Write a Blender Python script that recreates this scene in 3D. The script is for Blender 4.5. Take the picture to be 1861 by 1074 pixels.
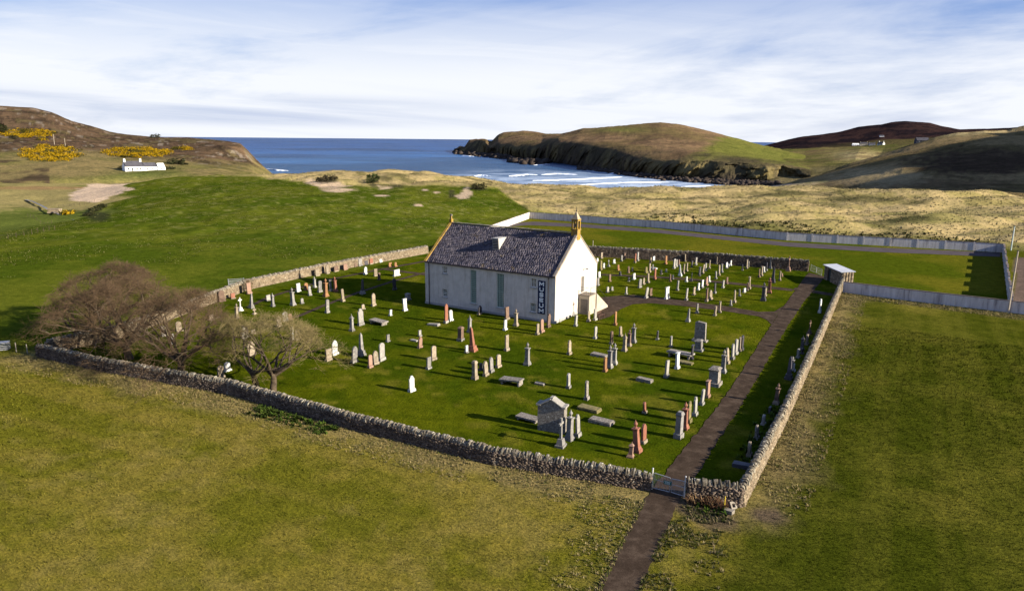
import bpy, math, random
import numpy as np
from mathutils import Vector, Matrix
from mathutils.bvhtree import BVHTree

for _o in list(bpy.data.objects):
    bpy.data.objects.remove(_o, do_unlink=True)
scene = bpy.context.scene
COL = scene.collection
random.seed(7)
RNG = np.random.default_rng(7)

# ------------------------------------------------------------------ camera
REF_W, REF_H, FOCAL = 1861.0, 1074.0, 1300.0      # the photograph's size, focal length in its pixels
CAM_H, PITCH, ROLL = 22.0, math.atan((537 - 251.7) / 1300.0), 0.0093
FWD = np.array([0, math.cos(PITCH), -math.sin(PITCH)])
_up0 = np.array([0, math.sin(PITCH), math.cos(PITCH)])
_rt0 = np.array([1.0, 0, 0])
RIGHT = _rt0 * math.cos(ROLL) + _up0 * math.sin(ROLL)
UP = -_rt0 * math.sin(ROLL) + _up0 * math.cos(ROLL)
EYE = np.array([0, 0, CAM_H])
cam_data = bpy.data.cameras.new('camera')
cam = bpy.data.objects.new('camera', cam_data)
COL.objects.link(cam)
M = Matrix(((RIGHT[0], UP[0], -FWD[0], 0), (RIGHT[1], UP[1], -FWD[1], 0), (RIGHT[2], UP[2], -FWD[2], CAM_H), (0, 0, 0, 1)))
cam.matrix_world = M
cam_data.sensor_fit = 'HORIZONTAL'
cam_data.angle = 2 * math.atan(REF_W / 2 / FOCAL)
cam_data.clip_start = 0.5
cam_data.clip_end = 40000
scene.camera = cam

# ------------------------------------------------------------------ sun, sky, exposure
SUN_AZ, SUN_EL = math.radians(-25.0), math.radians(20.5)
sun_dir = Vector((math.cos(SUN_AZ) * math.cos(SUN_EL), math.sin(SUN_AZ) * math.cos(SUN_EL), math.sin(SUN_EL)))
sd = bpy.data.lights.new('sun', 'SUN')
sd.energy = 5.0
sd.angle = math.radians(0.5)
sd.color = (1.0, 0.91, 0.75)
sun = bpy.data.objects.new('sun', sd)
sun.rotation_euler = sun_dir.to_track_quat('Z', 'Y').to_euler()
COL.objects.link(sun)

world = bpy.data.worlds.new('World')
scene.world = world
world.use_nodes = True
wn, wl = world.node_tree.nodes, world.node_tree.links
wn.clear()


def wnode(t, **kw):
    n = wn.new(t)
    for k, v in kw.items():
        setattr(n, k, v)
    return n


w_out = wnode('ShaderNodeOutputWorld')
w_bg = wnode('ShaderNodeBackground')
w_bg.inputs['Strength'].default_value = 0.05
sky = wnode('ShaderNodeTexSky', sky_type='NISHITA', sun_disc=False)
sky.sun_elevation = SUN_EL
sky.sun_rotation = math.radians(90) - SUN_AZ
sky.air_density = 1.0
sky.dust_density = 0.4
sky.ozone_density = 1.6
geo = wnode('ShaderNodeTexCoord')
sep = wnode('ShaderNodeSeparateXYZ')
wl.new(geo.outputs['Generated'], sep.inputs[0])


def wmath(op, a, b=None, c=None):
    n = wnode('ShaderNodeMath', operation=op)
    for i, x in enumerate((a, b, c)):
        if x is None:
            continue
        if isinstance(x, (int, float)):
            n.inputs[i].default_value = x
        else:
            wl.new(x, n.inputs[i])
    return n.outputs[0]


# cloud layers: azimuth and compressed elevation, so streaks lie flat towards the horizon
az = wmath('ARCTAN2', sep.outputs[0], sep.outputs[1])
el = wmath('ARCSINE', sep.outputs[2])
elp = wmath('MAXIMUM', el, 0.0)


def cloud_noise(sx, sy, tilt, seed, detail=7, rough=0.55, dist=0.4):
    cx = wmath('MULTIPLY', az, sx)
    cy = wmath('ADD', wmath('MULTIPLY', elp, sy), wmath('MULTIPLY', az, tilt * sy))
    comb = wnode('ShaderNodeCombineXYZ')
    wl.new(cx, comb.inputs[0]); wl.new(cy, comb.inputs[1]); comb.inputs[2].default_value = seed
    n = wnode('ShaderNodeTexNoise')
    n.inputs['Scale'].default_value = 1.0
    n.inputs['Detail'].default_value = detail
    n.inputs['Roughness'].default_value = rough
    n.inputs['Distortion'].default_value = dist
    wl.new(comb.outputs[0], n.inputs['Vector'])
    return n.outputs['Fac']


def wramp(fac, stops):
    r = wnode('ShaderNodeValToRGB')
    e = r.color_ramp.elements
    e[0].position, e[0].color = stops[0][0], (stops[0][1],) * 3 + (1,)
    e[1].position, e[1].color = stops[-1][0], (stops[-1][1],) * 3 + (1,)
    for p, v in stops[1:-1]:
        x = e.new(p); x.color = (v,) * 3 + (1,)
    r.color_ramp.interpolation = 'EASE'
    wl.new(fac, r.inputs[0])
    return r.outputs[0]


veil = wramp(cloud_noise(1.3, 6.0, -0.14, 5.6, 8, 0.6), [(0.34, 0.0), (0.60, 1.0)])          # broad soft cirrostratus
streak = wramp(cloud_noise(2.6, 34.0, 0.05, 9.7, 9, 0.62, 0.8), [(0.42, 0.0), (0.72, 1.0)])   # fine cirrus streaks
band = wramp(cloud_noise(1.3, 46.0, 0.10, 17.3, 6, 0.5, 0.3), [(0.50, 0.0), (0.64, 1.0)])  # thin shaded bars low down
low = wramp(elp, [(0.0, 1.0), (0.12, 0.0)])
high = wramp(elp, [(0.08, 0.0), (0.22, 1.0)])
cover = wmath('ADD', wmath('MULTIPLY', veil, 0.82), wmath('MULTIPLY', streak, 0.16))
cover = wmath('MULTIPLY', cover, wmath('SUBTRACT', 1.0, wmath('MULTIPLY', high, 0.80)))
cover = wmath('MINIMUM', wmath('ADD', cover, wmath('MULTIPLY', low, 0.42)), 0.96)


def wmix(fac, a, b):
    m = wnode('ShaderNodeMix', data_type='RGBA')
    for s, x in ((0, fac), (6, a), (7, b)):
        if isinstance(x, tuple):
            m.inputs[s].default_value = x
        elif isinstance(x, (int, float)):
            m.inputs[s].default_value = x
        else:
            wl.new(x, m.inputs[s])
    return m.outputs[2]


blue = wmix(0.62, sky.outputs[0], (0.75, 1.9, 5.8, 1))
bank = wmath('MULTIPLY', wramp(cloud_noise(1.4, 24.0, 0.045, 23.9, 7, 0.6, 0.5), [(0.30, 0.0), (0.60, 1.0)]), wmath('MULTIPLY', wramp(elp, [(0.008, 0.0), (0.022, 1.0), (0.040, 1.0), (0.058, 0.0)]), wramp(wmath('ADD', wmath('MULTIPLY', az, -1.0), 0.15), [(0.0, 0.0), (0.5, 1.0)])))
c1 = wmix(cover, blue, (7.2, 7.4, 7.8, 1))
c2 = wmix(wmath('MULTIPLY', wmath('MULTIPLY', band, wramp(elp, [(0.02, 1.0), (0.085, 0.0)])), 0.18), c1, (3.6, 4.3, 6.1, 1))
c2 = wmix(wmath('MULTIPLY', bank, 0.70), c2, (3.3, 4.0, 5.7, 1))
wl.new(c2, w_bg.inputs['Color'])
wl.new(w_bg.outputs[0], w_out.inputs[0])

vs = scene.view_settings
vs.view_transform = 'Standard'
vs.look = 'None'
vs.gamma = 1
vs.use_curve_mapping = False
vs.exposure = 1.42
scene.render.engine = 'CYCLES'
scene.cycles.max_bounces = 4
scene.cycles.use_denoising = True


# ------------------------------------------------------------------ projection helpers
def rays(u, v):
    u, v = np.asarray(u, float), np.asarray(v, float)
    a, b = (u - REF_W / 2) / FOCAL, (v - REF_H / 2) / FOCAL
    return FWD + a[..., None] * RIGHT - b[..., None] * UP


def px(u, v, z=0.0):
    d = rays(u, v)
    return EYE + d * ((z - CAM_H) / d[..., 2])[..., None]


def pxd(u, v, dist):
    d = rays(u, v)
    return EYE + d * (np.asarray(dist, float) / d[..., 1])[..., None]


def proj(P):
    q = np.asarray(P, float) - EYE
    zz = q @ FWD
    zz = np.where(np.abs(zz) < 1e-6, 1e-6, zz)
    return REF_W / 2 + FOCAL * (q @ RIGHT) / zz, REF_H / 2 - FOCAL * (q @ UP) / zz, zz


# ------------------------------------------------------------------ noise
def _h(ix, iy, s):
    h = (ix.astype(np.int64) * 374761393 + iy.astype(np.int64) * 668265263 + s * 974634777) & 0xffffffff
    h = ((h ^ (h >> 13)) * 1274126177) & 0xffffffff
    h = (h ^ (h >> 16)) & 0xffff
    return h / 65535.0


def vnoise(x, y, s=0):
    ix, iy = np.floor(x), np.floor(y)
    fx, fy = x - ix, y - iy
    fx, fy = fx * fx * fx * (fx * (fx * 6 - 15) + 10), fy * fy * fy * (fy * (fy * 6 - 15) + 10)
    a, b = _h(ix, iy, s), _h(ix + 1, iy, s)
    c, d = _h(ix, iy + 1, s), _h(ix + 1, iy + 1, s)
    return (a + (b - a) * fx) * (1 - fy) + (c + (d - c) * fx) * fy


def fbm(x, y, s=0, o=4, g=0.5):
    t, a, n = 0, 1.0, 0
    for i in range(o):
        t = t + a * vnoise(x * 1.0, y * 1.0, s + i * 13)
        n += a
        a *= g
        x, y = x * 2.03 + 17.1, y * 2.03 + 5.3
    return t / n


def sstep(a, b, x):
    t = np.clip((x - a) / (b - a), 0, 1)
    return t * t * (3 - 2 * t)


def lin(r, g, b):
    f = lambda c: ((c / 255 + 0.055) / 1.055) ** 2.4 if c > 10 else c / 255 / 12.92
    return np.array([f(r), f(g), f(b)])


# ------------------------------------------------------------------ materials
def new_mat(name):
    m = bpy.data.materials.new(name)
    m.use_nodes = True
    return m, m.node_tree.nodes, m.node_tree.links, m.node_tree.nodes['Principled BSDF']


def noise_node(n, l, vec, scale, detail=4, rough=0.55, dist=0.0, w=None):
    t = n.new('ShaderNodeTexNoise')
    if w is not None:
        t.noise_dimensions = '4D'
        l.new(w, t.inputs['W'])
    t.inputs['Scale'].default_value = scale
    t.inputs['Detail'].default_value = detail
    t.inputs['Roughness'].default_value = rough
    t.inputs['Distortion'].default_value = dist
    if vec is not None:
        l.new(vec, t.inputs['Vector'])
    return t.outputs['Fac']


def ramp_node(n, l, fac, stops):
    r = n.new('ShaderNodeValToRGB')
    e = r.color_ramp.elements
    f = lambda c: tuple(c) + (1,) if len(c) == 3 else tuple(c)
    e[0].position, e[0].color = stops[0][0], f(stops[0][1])
    e[1].position, e[1].color = stops[-1][0], f(stops[-1][1])
    for p, c in stops[1:-1]:
        x = e.new(p); x.color = f(c)
    l.new(fac, r.inputs[0])
    return r.outputs[0]


def mix_node(n, l, fac, a, b, mode='MIX'):
    m = n.new('ShaderNodeMix')
    m.data_type = 'RGBA'
    m.blend_type = mode
    for s, x in ((0, fac), (6, a), (7, b)):
        if isinstance(x, (tuple, list, np.ndarray)):
            m.inputs[s].default_value = tuple(x)[:3] + (1,)
        elif isinstance(x, (int, float)):
            m.inputs[s].default_value = x
        else:
            l.new(x, m.inputs[s])
    return m.outputs[2]


def bump_node(n, l, h, strength, dist, bsdf):
    b = n.new('ShaderNodeBump')
    b.inputs['Strength'].default_value = strength
    b.inputs['Distance'].default_value = dist
    l.new(h, b.inputs['Height'])
    l.new(b.outputs[0], bsdf.inputs['Normal'])


def plain_mat(name, c1, c2=None, scale=3.0, rough=0.85, bump=0.3, metal=0.0, island=0.0, objrand=0.0, lichen=None, coord='Object', lichen_amt=0.62):
    """Two-tone noisy material; island / objrand vary the brightness per loose piece / per object."""
    m, n, l, b = new_mat(name)
    c2 = c2 if c2 is not None else tuple(np.array(c1) * 0.7)
    tc = n.new('ShaderNodeTexCoord')
    oi = n.new('ShaderNodeObjectInfo')
    wv = n.new('ShaderNodeMath'); wv.operation = 'MULTIPLY'; wv.inputs[1].default_value = 61.0
    l.new(oi.outputs['Random'], wv.inputs[0])
    f = noise_node(n, l, tc.outputs[coord], scale, 6, 0.65, 0.3, w=wv.outputs[0])
    col = ramp_node(n, l, f, [(0.32, c2), (0.66, c1)])
    if lichen is not None:
        f2 = noise_node(n, l, tc.outputs[coord], scale * 1.7, 5, 0.6, 0.6, w=wv.outputs[0])
        k = ramp_node(n, l, f2, [(lichen_amt - 0.04, (0, 0, 0)), (lichen_amt + 0.05, (1, 1, 1))])
        col = mix_node(n, l, k, col, lichen)
    if island or objrand:
        src = oi.outputs['Random']
        if island:
            g = n.new('ShaderNodeNewGeometry'); src = g.outputs['Random Per Island']
        amt = island or objrand
        mr = n.new('ShaderNodeMapRange')
        mr.inputs[3].default_value, mr.inputs[4].default_value = 1 - amt, 1 + amt
        l.new(src, mr.inputs[0])
        cx = n.new('ShaderNodeVectorMath'); cx.operation = 'SCALE'
        l.new(col, cx.inputs[0]); l.new(mr.outputs[0], cx.inputs['Scale'])
        col = cx.outputs[0]
    l.new(col, b.inputs['Base Color'])
    b.inputs['Roughness'].default_value = rough
    b.inputs['Metallic'].default_value = metal
    b.inputs['Specular IOR Level'].default_value = 0.2 if rough < .8 else 0.06
    if bump:
        f3 = noise_node(n, l, tc.outputs[coord], scale * 4, 4, 0.7)
        bump_node(n, l, f3, bump, 0.03, b)
    return m


# ------------------------------------------------------------------ object helpers
def tag(o, label=None, cat=None, group=None, kind=None):
    for k, v in (('label', label), ('category', cat), ('group', group), ('kind', kind)):
        if v:
            o[k] = v
    return o


def thing(name, label, cat, loc=(0, 0, 0), rotz=0.0, group=None, tilt=(0, 0)):
    o = bpy.data.objects.new(name, None)
    o.empty_display_size = 0.3
    COL.objects.link(o)
    o.location = Vector([float(c) for c in loc])
    o.rotation_euler = (tilt[0], tilt[1], rotz)
    return tag(o, label, cat, group)


def mesh_obj(name, verts, faces, mat, parent=None, smooth=False):
    me = bpy.data.meshes.new(name)
    me.from_pydata([tuple(map(float, v)) for v in verts], [], faces)
    if mat is not None:
        me.materials.append(mat)
    if smooth:
        me.polygons.foreach_set('use_smooth', [True] * len(me.polygons))
    me.update()
    o = bpy.data.objects.new(name, me)
    COL.objects.link(o)
    if parent is not None:
        o.parent = parent
    return o


def np_mesh(name, V, F, mat, colors=None, smooth=False, parent=None, attr='Col'):
    """Fast mesh from an (n,3) vertex array and an (m,k) face array; colors is per vertex (n,3)."""
    V = np.ascontiguousarray(V, dtype=np.float32)
    F = np.ascontiguousarray(F, dtype=np.int32)
    k = F.shape[1]
    me = bpy.data.meshes.new(name)
    me.vertices.add(len(V)); me.vertices.foreach_set('co', V.ravel())
    me.loops.add(F.size); me.loops.foreach_set('vertex_index', F.ravel())
    me.polygons.add(len(F))
    me.polygons.foreach_set('loop_start', np.arange(0, F.size, k, dtype=np.int32))
    me.polygons.foreach_set('loop_total', np.full(len(F), k, dtype=np.int32))
    if smooth:
        me.polygons.foreach_set('use_smooth', np.ones(len(F), dtype=bool))
    if colors is not None:
        a = me.attributes.new(attr, 'FLOAT_COLOR', 'POINT')
        c = np.ones((len(V), 4), dtype=np.float32); c[:, :3] = colors
        a.data.foreach_set('color', c.ravel())
    me.update(calc_edges=True)
    me.validate()
    if mat is not None:
        me.materials.append(mat)
    o = bpy.data.objects.new(name, me)
    COL.objects.link(o)
    if parent is not None:
        o.parent = parent
    return o


class MB:
    """Collects simple shapes and links them as ONE mesh object."""
    def __init__(self):
        self.v, self.f = [], []

    def add(self, vs, fs, mat=None):
        b = len(self.v)
        self.v += [tuple(map(float, (mat @ Vector(x)) if mat is not None else x)) for x in vs]
        self.f += [tuple(b + i for i in f) for f in fs]
        return self

    def box(self, c, s, rz=0.0, jit=0.0, rot=None):
        x, y, z = s[0] / 2, s[1] / 2, s[2] / 2
        vs = [(-x, -y, -z), (x, -y, -z), (x, y, -z), (-x, y, -z), (-x, -y, z), (x, -y, z), (x, y, z), (-x, y, z)]
        if jit:
            vs = [tuple(q + random.uniform(-jit, jit) for q in p) for p in vs]
        m = Matrix.Translation(Vector(c)) @ (rot if rot is not None else Matrix.Rotation(rz, 4, 'Z'))
        return self.add(vs, [(3, 2, 1, 0), (4, 5, 6, 7), (0, 1, 5, 4), (1, 2, 6, 5), (2, 3, 7, 6), (3, 0, 4, 7)], m)

    def slab(self, prof, y0, y1, ch=0.0, mat=None):
        """Outline in x,z extruded along y, with chamfered front and back edges."""
        n = len(prof)
        cx = sum(p[0] for p in prof) / n; cz = sum(p[1] for p in prof) / n
        def ring(y, inset):
            r = []
            for x, z in prof:
                dx, dz = x - cx, z - cz
                L = math.hypot(dx, dz) or 1
                r.append((x - dx / L * inset, y, z - dz / L * inset))
            return r
        rs = [ring(y0, ch), ring(y0 + ch, 0), ring(y1 - ch, 0), ring(y1, ch)] if ch else [ring(y0, 0), ring(y1, 0)]
        vs = [p for r in rs for p in r]
        fs = []
        for k in range(len(rs) - 1):
            for i in range(n):
                j = (i + 1) % n
                fs.append((k * n + i, k * n + j, (k + 1) * n + j, (k + 1) * n + i))
        fs.append(tuple(range(n - 1, -1, -1)))
        fs.append(tuple((len(rs) - 1) * n + i for i in range(n)))
        return self.add(vs, fs, mat)

    def frustum(self, c, s0, s1, h, n=4, rz=None):
        """n-sided tapered block standing on c; s0, s1 are bottom and top sizes (x,y)."""
        a0 = math.pi / n if rz is None else rz
        k = 1 / math.cos(math.pi / n) if n == 4 else 1.0
        vs = []
        for s, z in ((s0, 0), (s1, h)):
            for i in range(n):
                a = a0 + i * 2 * math.pi / n
                vs.append((c[0] + math.cos(a) * s[0] / 2 * k, c[1] + math.sin(a) * s[1] / 2 * k, c[2] + z))
        fs = [(i, (i + 1) % n, n + (i + 1) % n, n + i) for i in range(n)]
        return self.add(vs, fs + [tuple(range(n - 1, -1, -1)), tuple(range(n, 2 * n))])

    def lathe(self, prof, n=8, c=(0, 0, 0)):
        vs, fs = [], []
        for r, z in prof:
            for i in range(n):
                a = i * 2 * math.pi / n
                vs.append((c[0] + r * math.cos(a), c[1] + r * math.sin(a), c[2] + z))
        for k in range(len(prof) - 1):
            for i in range(n):
                j = (i + 1) % n
                fs.append((k * n + i, k * n + j, (k + 1) * n + j, (k + 1) * n + i))
        fs.append(tuple(range(n - 1, -1, -1)))
        fs.append(tuple((len(prof) - 1) * n + i for i in range(n)))
        return self.add(vs, fs)

    def tube(self, p0, p1, r0, r1=None, n=6):
        r1 = r0 if r1 is None else r1
        p0, p1 = Vector(p0), Vector(p1)
        q = (p1 - p0).to_track_quat('Z', 'Y').to_matrix()
        vs = []
        for p, r in ((p0, r0), (p1, r1)):
            for i in range(n):
                a = i * 2 * math.pi / n
                vs.append(p + q @ Vector((r * math.cos(a), r * math.sin(a), 0)))
        fs = [(i, (i + 1) % n, n + (i + 1) % n, n + i) for i in range(n)]
        return self.add(vs, fs + [tuple(range(n - 1, -1, -1)), tuple(range(n, 2 * n))])

    def build(self, name, mat, parent=None, smooth=False, kind=None):
        o = mesh_obj(name, self.v, self.f, mat, parent, smooth)
        if kind:
            o['kind'] = kind
        return o


def boxes_np(C, S, R):
    """Many boxes at once: centres (n,3), half sizes (n,3), rotation matrices (n,3,3)."""
    n = len(C)
    unit = np.array([(-1, -1, -1), (1, -1, -1), (1, 1, -1), (-1, 1, -1), (-1, -1, 1), (1, -1, 1), (1, 1, 1), (-1, 1, 1)], float)
    L = unit[None] * S[:, None]
    L = L * (1 + RNG.uniform(-0.14, 0.14, L.shape))
    V = np.einsum('nij,nkj->nki', R, L) + C[:, None]
    q = np.array([(3, 2, 1, 0), (4, 5, 6, 7), (0, 1, 5, 4), (1, 2, 6, 5), (2, 3, 7, 6), (3, 0, 4, 7)])
    F = (np.arange(n) * 8)[:, None, None] + q[None]
    return V.reshape(-1, 3), F.reshape(-1, 4)
# ================================================================== GROUND
WALL_CORNER = px(1345, 918)[:2]
W_FRONT_L = px(72, 648)[:2]
W_RIGHT_END = px(1525, 532)[:2]
W_BACK_R = px(1468, 493)[:2]
W_BACK_L = px(785, 461)[:2]
YARD = np.array([WALL_CORNER, W_RIGHT_END, px(1500, 505)[:2], W_BACK_R, px(1078, 467)[:2], W_BACK_L, px(450, 533)[:2], px(330, 575)[:2], W_FRONT_L])
NEWC = np.array([px(1530, 532)[:2], px(1835, 567)[:2], px(1822, 459)[:2], px(1430, 437)[:2], px(962, 397)[:2], W_BACK_L, px(1078, 467)[:2], W_BACK_R, px(1500, 505)[:2]])


def inside(poly, x, y):
    r = np.zeros(x.shape, bool)
    n = len(poly)
    for i in range(n):
        (x0, y0), (x1, y1) = poly[i], poly[(i + 1) % n]
        c = ((y0 > y) != (y1 > y)) & (x < (x1 - x0) * (y - y0) / ((y1 - y0) or 1e-9) + x0)
        r ^= c
    return r


def seg_dist(x, y, pts):
    d = np.full(x.shape, 1e9)
    for (x0, y0), (x1, y1) in zip(pts[:-1], pts[1:]):
        dx, dy = x1 - x0, y1 - y0
        t = np.clip(((x - x0) * dx + (y - y0) * dy) / (dx * dx + dy * dy), 0, 1)
        d = np.minimum(d, np.hypot(x - x0 - t * dx, y - y0 - t * dy))
    return d


ctl = []
for gx in (-60, -30, 0, 30, 60, 90, 120):
    for gy in (-20, 20, 60, 100, 135):
        if not (gx == -60 and gy > 100):
            ctl.append((gx, gy, 0))
ctl += [(-95, y, 0) for y in (-20, 30, 80, 130)] + [(20, 180, 0), (4, 207, 0.2), (40, 178, 0), (70, 160, 0), (105, 150, 0), (-8, 170, 0), (150, 20, 0), (150, 90, 0)]
for u, v, z in [(0, 438, 0), (60, 428, 0), (100, 421, 0), (150, 408, 0), (190, 388, .4), (225, 363, 1), (260, 337, 2), (320, 323.5, 3), (380, 319.5, 4), (450, 321.5, 4.5), (560, 331, 4.5),
                (700, 345, 4.5), (870, 345, 4.5), (300, 400, 1), (450, 400, 1.5), (600, 380, 2.5), (750, 380, 2),
                (520, 314, 5), (640, 312, 5.5), (780, 317, 5.5), (870, 325, 5), (1000, 333, 5), (1080, 341, 4), (1180, 343, 4.5), (1300, 340, 4.5), (1420, 332, 5.5), (1520, 338, 6),
                (1600, 345, 5.5), (1720, 352, 5), (1861, 362, 5), (1050, 372, 2), (1200, 378, 2), (1400, 388, 2.5), (1500, 362, 3.8), (1650, 392, 2), (1800, 402, 2), (1861, 420, 1), (1000, 360, 3),
                (140, 402, -4), (75, 375, -4), (60, 366, -4), (110, 390, -4.3), (168, 402, -3.6), (130, 367, -3.5), (225, 341, -3), (190, 339, -3), (190, 372, -3.6), (40, 398, -3.2), (-60, 405, -2.6), (20, 418, -2.4),
                (0, 350, -2), (100, 335, -2), (-120, 360, -2), (-120, 440, -1)]:
    p = px(u, v, z)
    ctl.append((p[0], p[1], z))
for u, v, z in [(520, 314, 5), (640, 312, 5.5), (780, 317, 5.5), (870, 325, 5), (1000, 333, 5), (1080, 341, 4), (1180, 343, 4.5), (1300, 340, 4.5), (1400, 333, 5)]:
    p = px(u, v, z)
    for k, zz in ((1.22, -6), (1.45, -12.5), (2.0, -16)):
        ctl.append((p[0] * k, p[1] * k, zz))
for u, v, z in [(1520, 338, 6), (1600, 345, 5.5), (1720, 352, 5), (1861, 362, 5), (2000, 370, 4)]:
    p = px(u, v, z)
    for k, zz in ((1.25, 0), (1.8, -2), (2.4, -6)):
        ctl.append((p[0] * k, p[1] * k, zz))
for u in (-100, 100, 280, 420):
    p = pxd(u, 300, 430)
    ctl.append((p[0], p[1], -3)); ctl.append((p[0] * 1.5, p[1] * 1.5, -8))
ctl = np.array(ctl, float)
_S = 100.0
_cx, _cy = ctl[:, 0] / _S, ctl[:, 1] / _S


def _tps(r2):
    return np.where(r2 > 1e-12, 0.5 * r2 * np.log(np.maximum(r2, 1e-12)), 0)


_n = len(ctl)
_A = np.zeros((_n + 3, _n + 3))
_A[:_n, :_n] = _tps((_cx[:, None] - _cx) ** 2 + (_cy[:, None] - _cy) ** 2) + np.eye(_n) * 0.003
_A[:_n, _n:] = np.c_[np.ones(_n), _cx, _cy]
_A[_n:, :_n] = _A[:_n, _n:].T
_W = np.linalg.solve(_A, np.r_[ctl[:, 2], 0, 0, 0])


def base_height(x, y):
    z = np.full(x.shape, _W[_n]) + _W[_n + 1] * x / _S + _W[_n + 2] * y / _S
    for i in range(_n):
        z += _W[i] * _tps((x / _S - _cx[i]) ** 2 + (y / _S - _cy[i]) ** 2)
    return z


MARRAM_LO = np.array([(300, 312), (330, 318.5), (400, 318), (470, 322.5), (520, 327), (575, 336), (640, 338), (700, 340), (760, 338.5), (870, 338.5), (905, 342), (925, 358), (965, 384), (1200, 404), (1430, 430), (1820, 452), (1900, 462)], float)


def marram_mask(u, v, x, y):
    w = (fbm(x / 14, y / 14, 5, 4) - 0.5) * 16
    lim = np.interp(u, MARRAM_LO[:, 0], MARRAM_LO[:, 1])
    m = 1 - sstep(-3, 3, v - lim + w * np.clip((1000 - u) / 300, 0.15, 1))
    m = m * (u > 300)
    near_yard = inside(NEWC, x, y) | inside(YARD, x, y)
    return np.where(near_yard, 0, m)


def height(x, y):
    """Ground height: flat churchyard, mound and stream valley on one side, dunes and beach beyond."""
    r = np.hypot(x, y)
    z = base_height(x, y)
    far = sstep(650, 900, r)
    z = z * (1 - far) - 16 * far
    z = np.where(y < -10, z * sstep(-120, -10, y), z)
    u, v, zz = proj(np.stack([x, y, z], -1))
    front = zz > 5
    mm = np.where(front, marram_mask(u, v, x, y), 0) * (1 - far)
    flat = np.maximum.reduce([1 - sstep(0, 22, seg_dist(x, y, np.vstack([YARD, YARD[:1]]))), inside(YARD, x, y) * 1.0, inside(NEWC, x, y) * 1.0,
                              1 - sstep(3, 14, seg_dist(x, y, np.vstack([NEWC, NEWC[:1]])))])
    near = 1 - sstep(70, 125, y + 0.0 * x)
    near = np.where((x > -75) & (x < 140) & (y > -30), near, 0)
    flat = np.maximum(flat, near)
    z = z * (1 - flat)
    hum = (fbm(x / 13, y / 9, 31, 5, 0.55) - 0.5) * 1.9 + np.abs(fbm((x + y * .25) / 48, (y - x * .1) / 15, 37, 3) - 0.5) * 9.5 - 2.1
    z = z + mm * hum * (1 - flat) * sstep(-3, 2, z)
    left = sstep(0, 60, -x + 40) * sstep(110, 170, y) * (1 - mm)
    z = z + left * (1 - flat) * ((fbm(x / 9, y / 9, 41, 5, 0.6) - 0.5) * 1.5) * (1 - far)
    z = z + (fbm(x / 6, y / 6, 47, 3) - 0.5) * 0.10 * (1 - flat * 0.8)
    return z


# fan grid: columns by bearing (dense in view), rows by growing radius
th = np.r_[np.linspace(-60, 60, 520), np.linspace(60, 300, 70)[1:]]
th = np.radians(90 - th)
rr = np.r_[[0.6, 2, 4.5, 8], np.geomspace(12, 120, 190), np.geomspace(120, 460, 220)[1:], np.geomspace(460, 16000, 60)[1:]]
TH, RR = np.meshgrid(th, rr)
GX, GY = RR * np.cos(TH), RR * np.sin(TH)
GZ = height(GX.ravel(), GY.ravel()).reshape(GX.shape)
nR, nT = GX.shape
ii, jj = np.meshgrid(np.arange(nR - 1), np.arange(nT), indexing='ij')
j2 = (jj + 1) % nT
GF = np.stack([ii * nT + jj, (ii + 1) * nT + jj, (ii + 1) * nT + j2, ii * nT + j2], -1).reshape(-1, 4)
GF = GF[:, ::-1]
GV = np.stack([GX, GY, GZ], -1).reshape(-1, 3)

LAWN_A, LAWN_B = np.array([0.032, 0.050, 0.002]), np.array([0.064, 0.074, 0.003])
FIELD_A, FIELD_B, FIELD_C = np.array([0.098, 0.096, 0.008]), np.array([0.160, 0.130, 0.022]), np.array([0.205, 0.158, 0.045])
RF_A, RF_B = np.array([0.042, 0.050, 0.004]), np.array([0.076, 0.076, 0.009])
LUSH_A, LUSH_B = np.array([0.044, 0.064, 0.005]), np.array([0.077, 0.089, 0.009])
MAR_A, MAR_B, MAR_D = np.array([0.290, 0.222, 0.105]), np.array([0.190, 0.156, 0.060]), np.array([0.050, 0.050, 0.020])
SAND = np.array([0.40, 0.30, 0.21])
EARTH = np.array([0.085, 0.060, 0.045])
STRAW = np.array([0.26, 0.19, 0.085])


def lerp(a, b, t):
    t = np.asarray(t)[..., None] if np.ndim(t) else t
    return a * (1 - t) + b * t


def blob(u, v, cu, cv, su, sv, x, y, seed, soft=0.35):
    d = np.hypot((u - cu) / su, (v - cv) / sv) + (fbm(x / 5, y / 5, seed, 4) - 0.5) * 1.1
    return 1 - sstep(1 - soft, 1 + soft, d)


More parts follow.
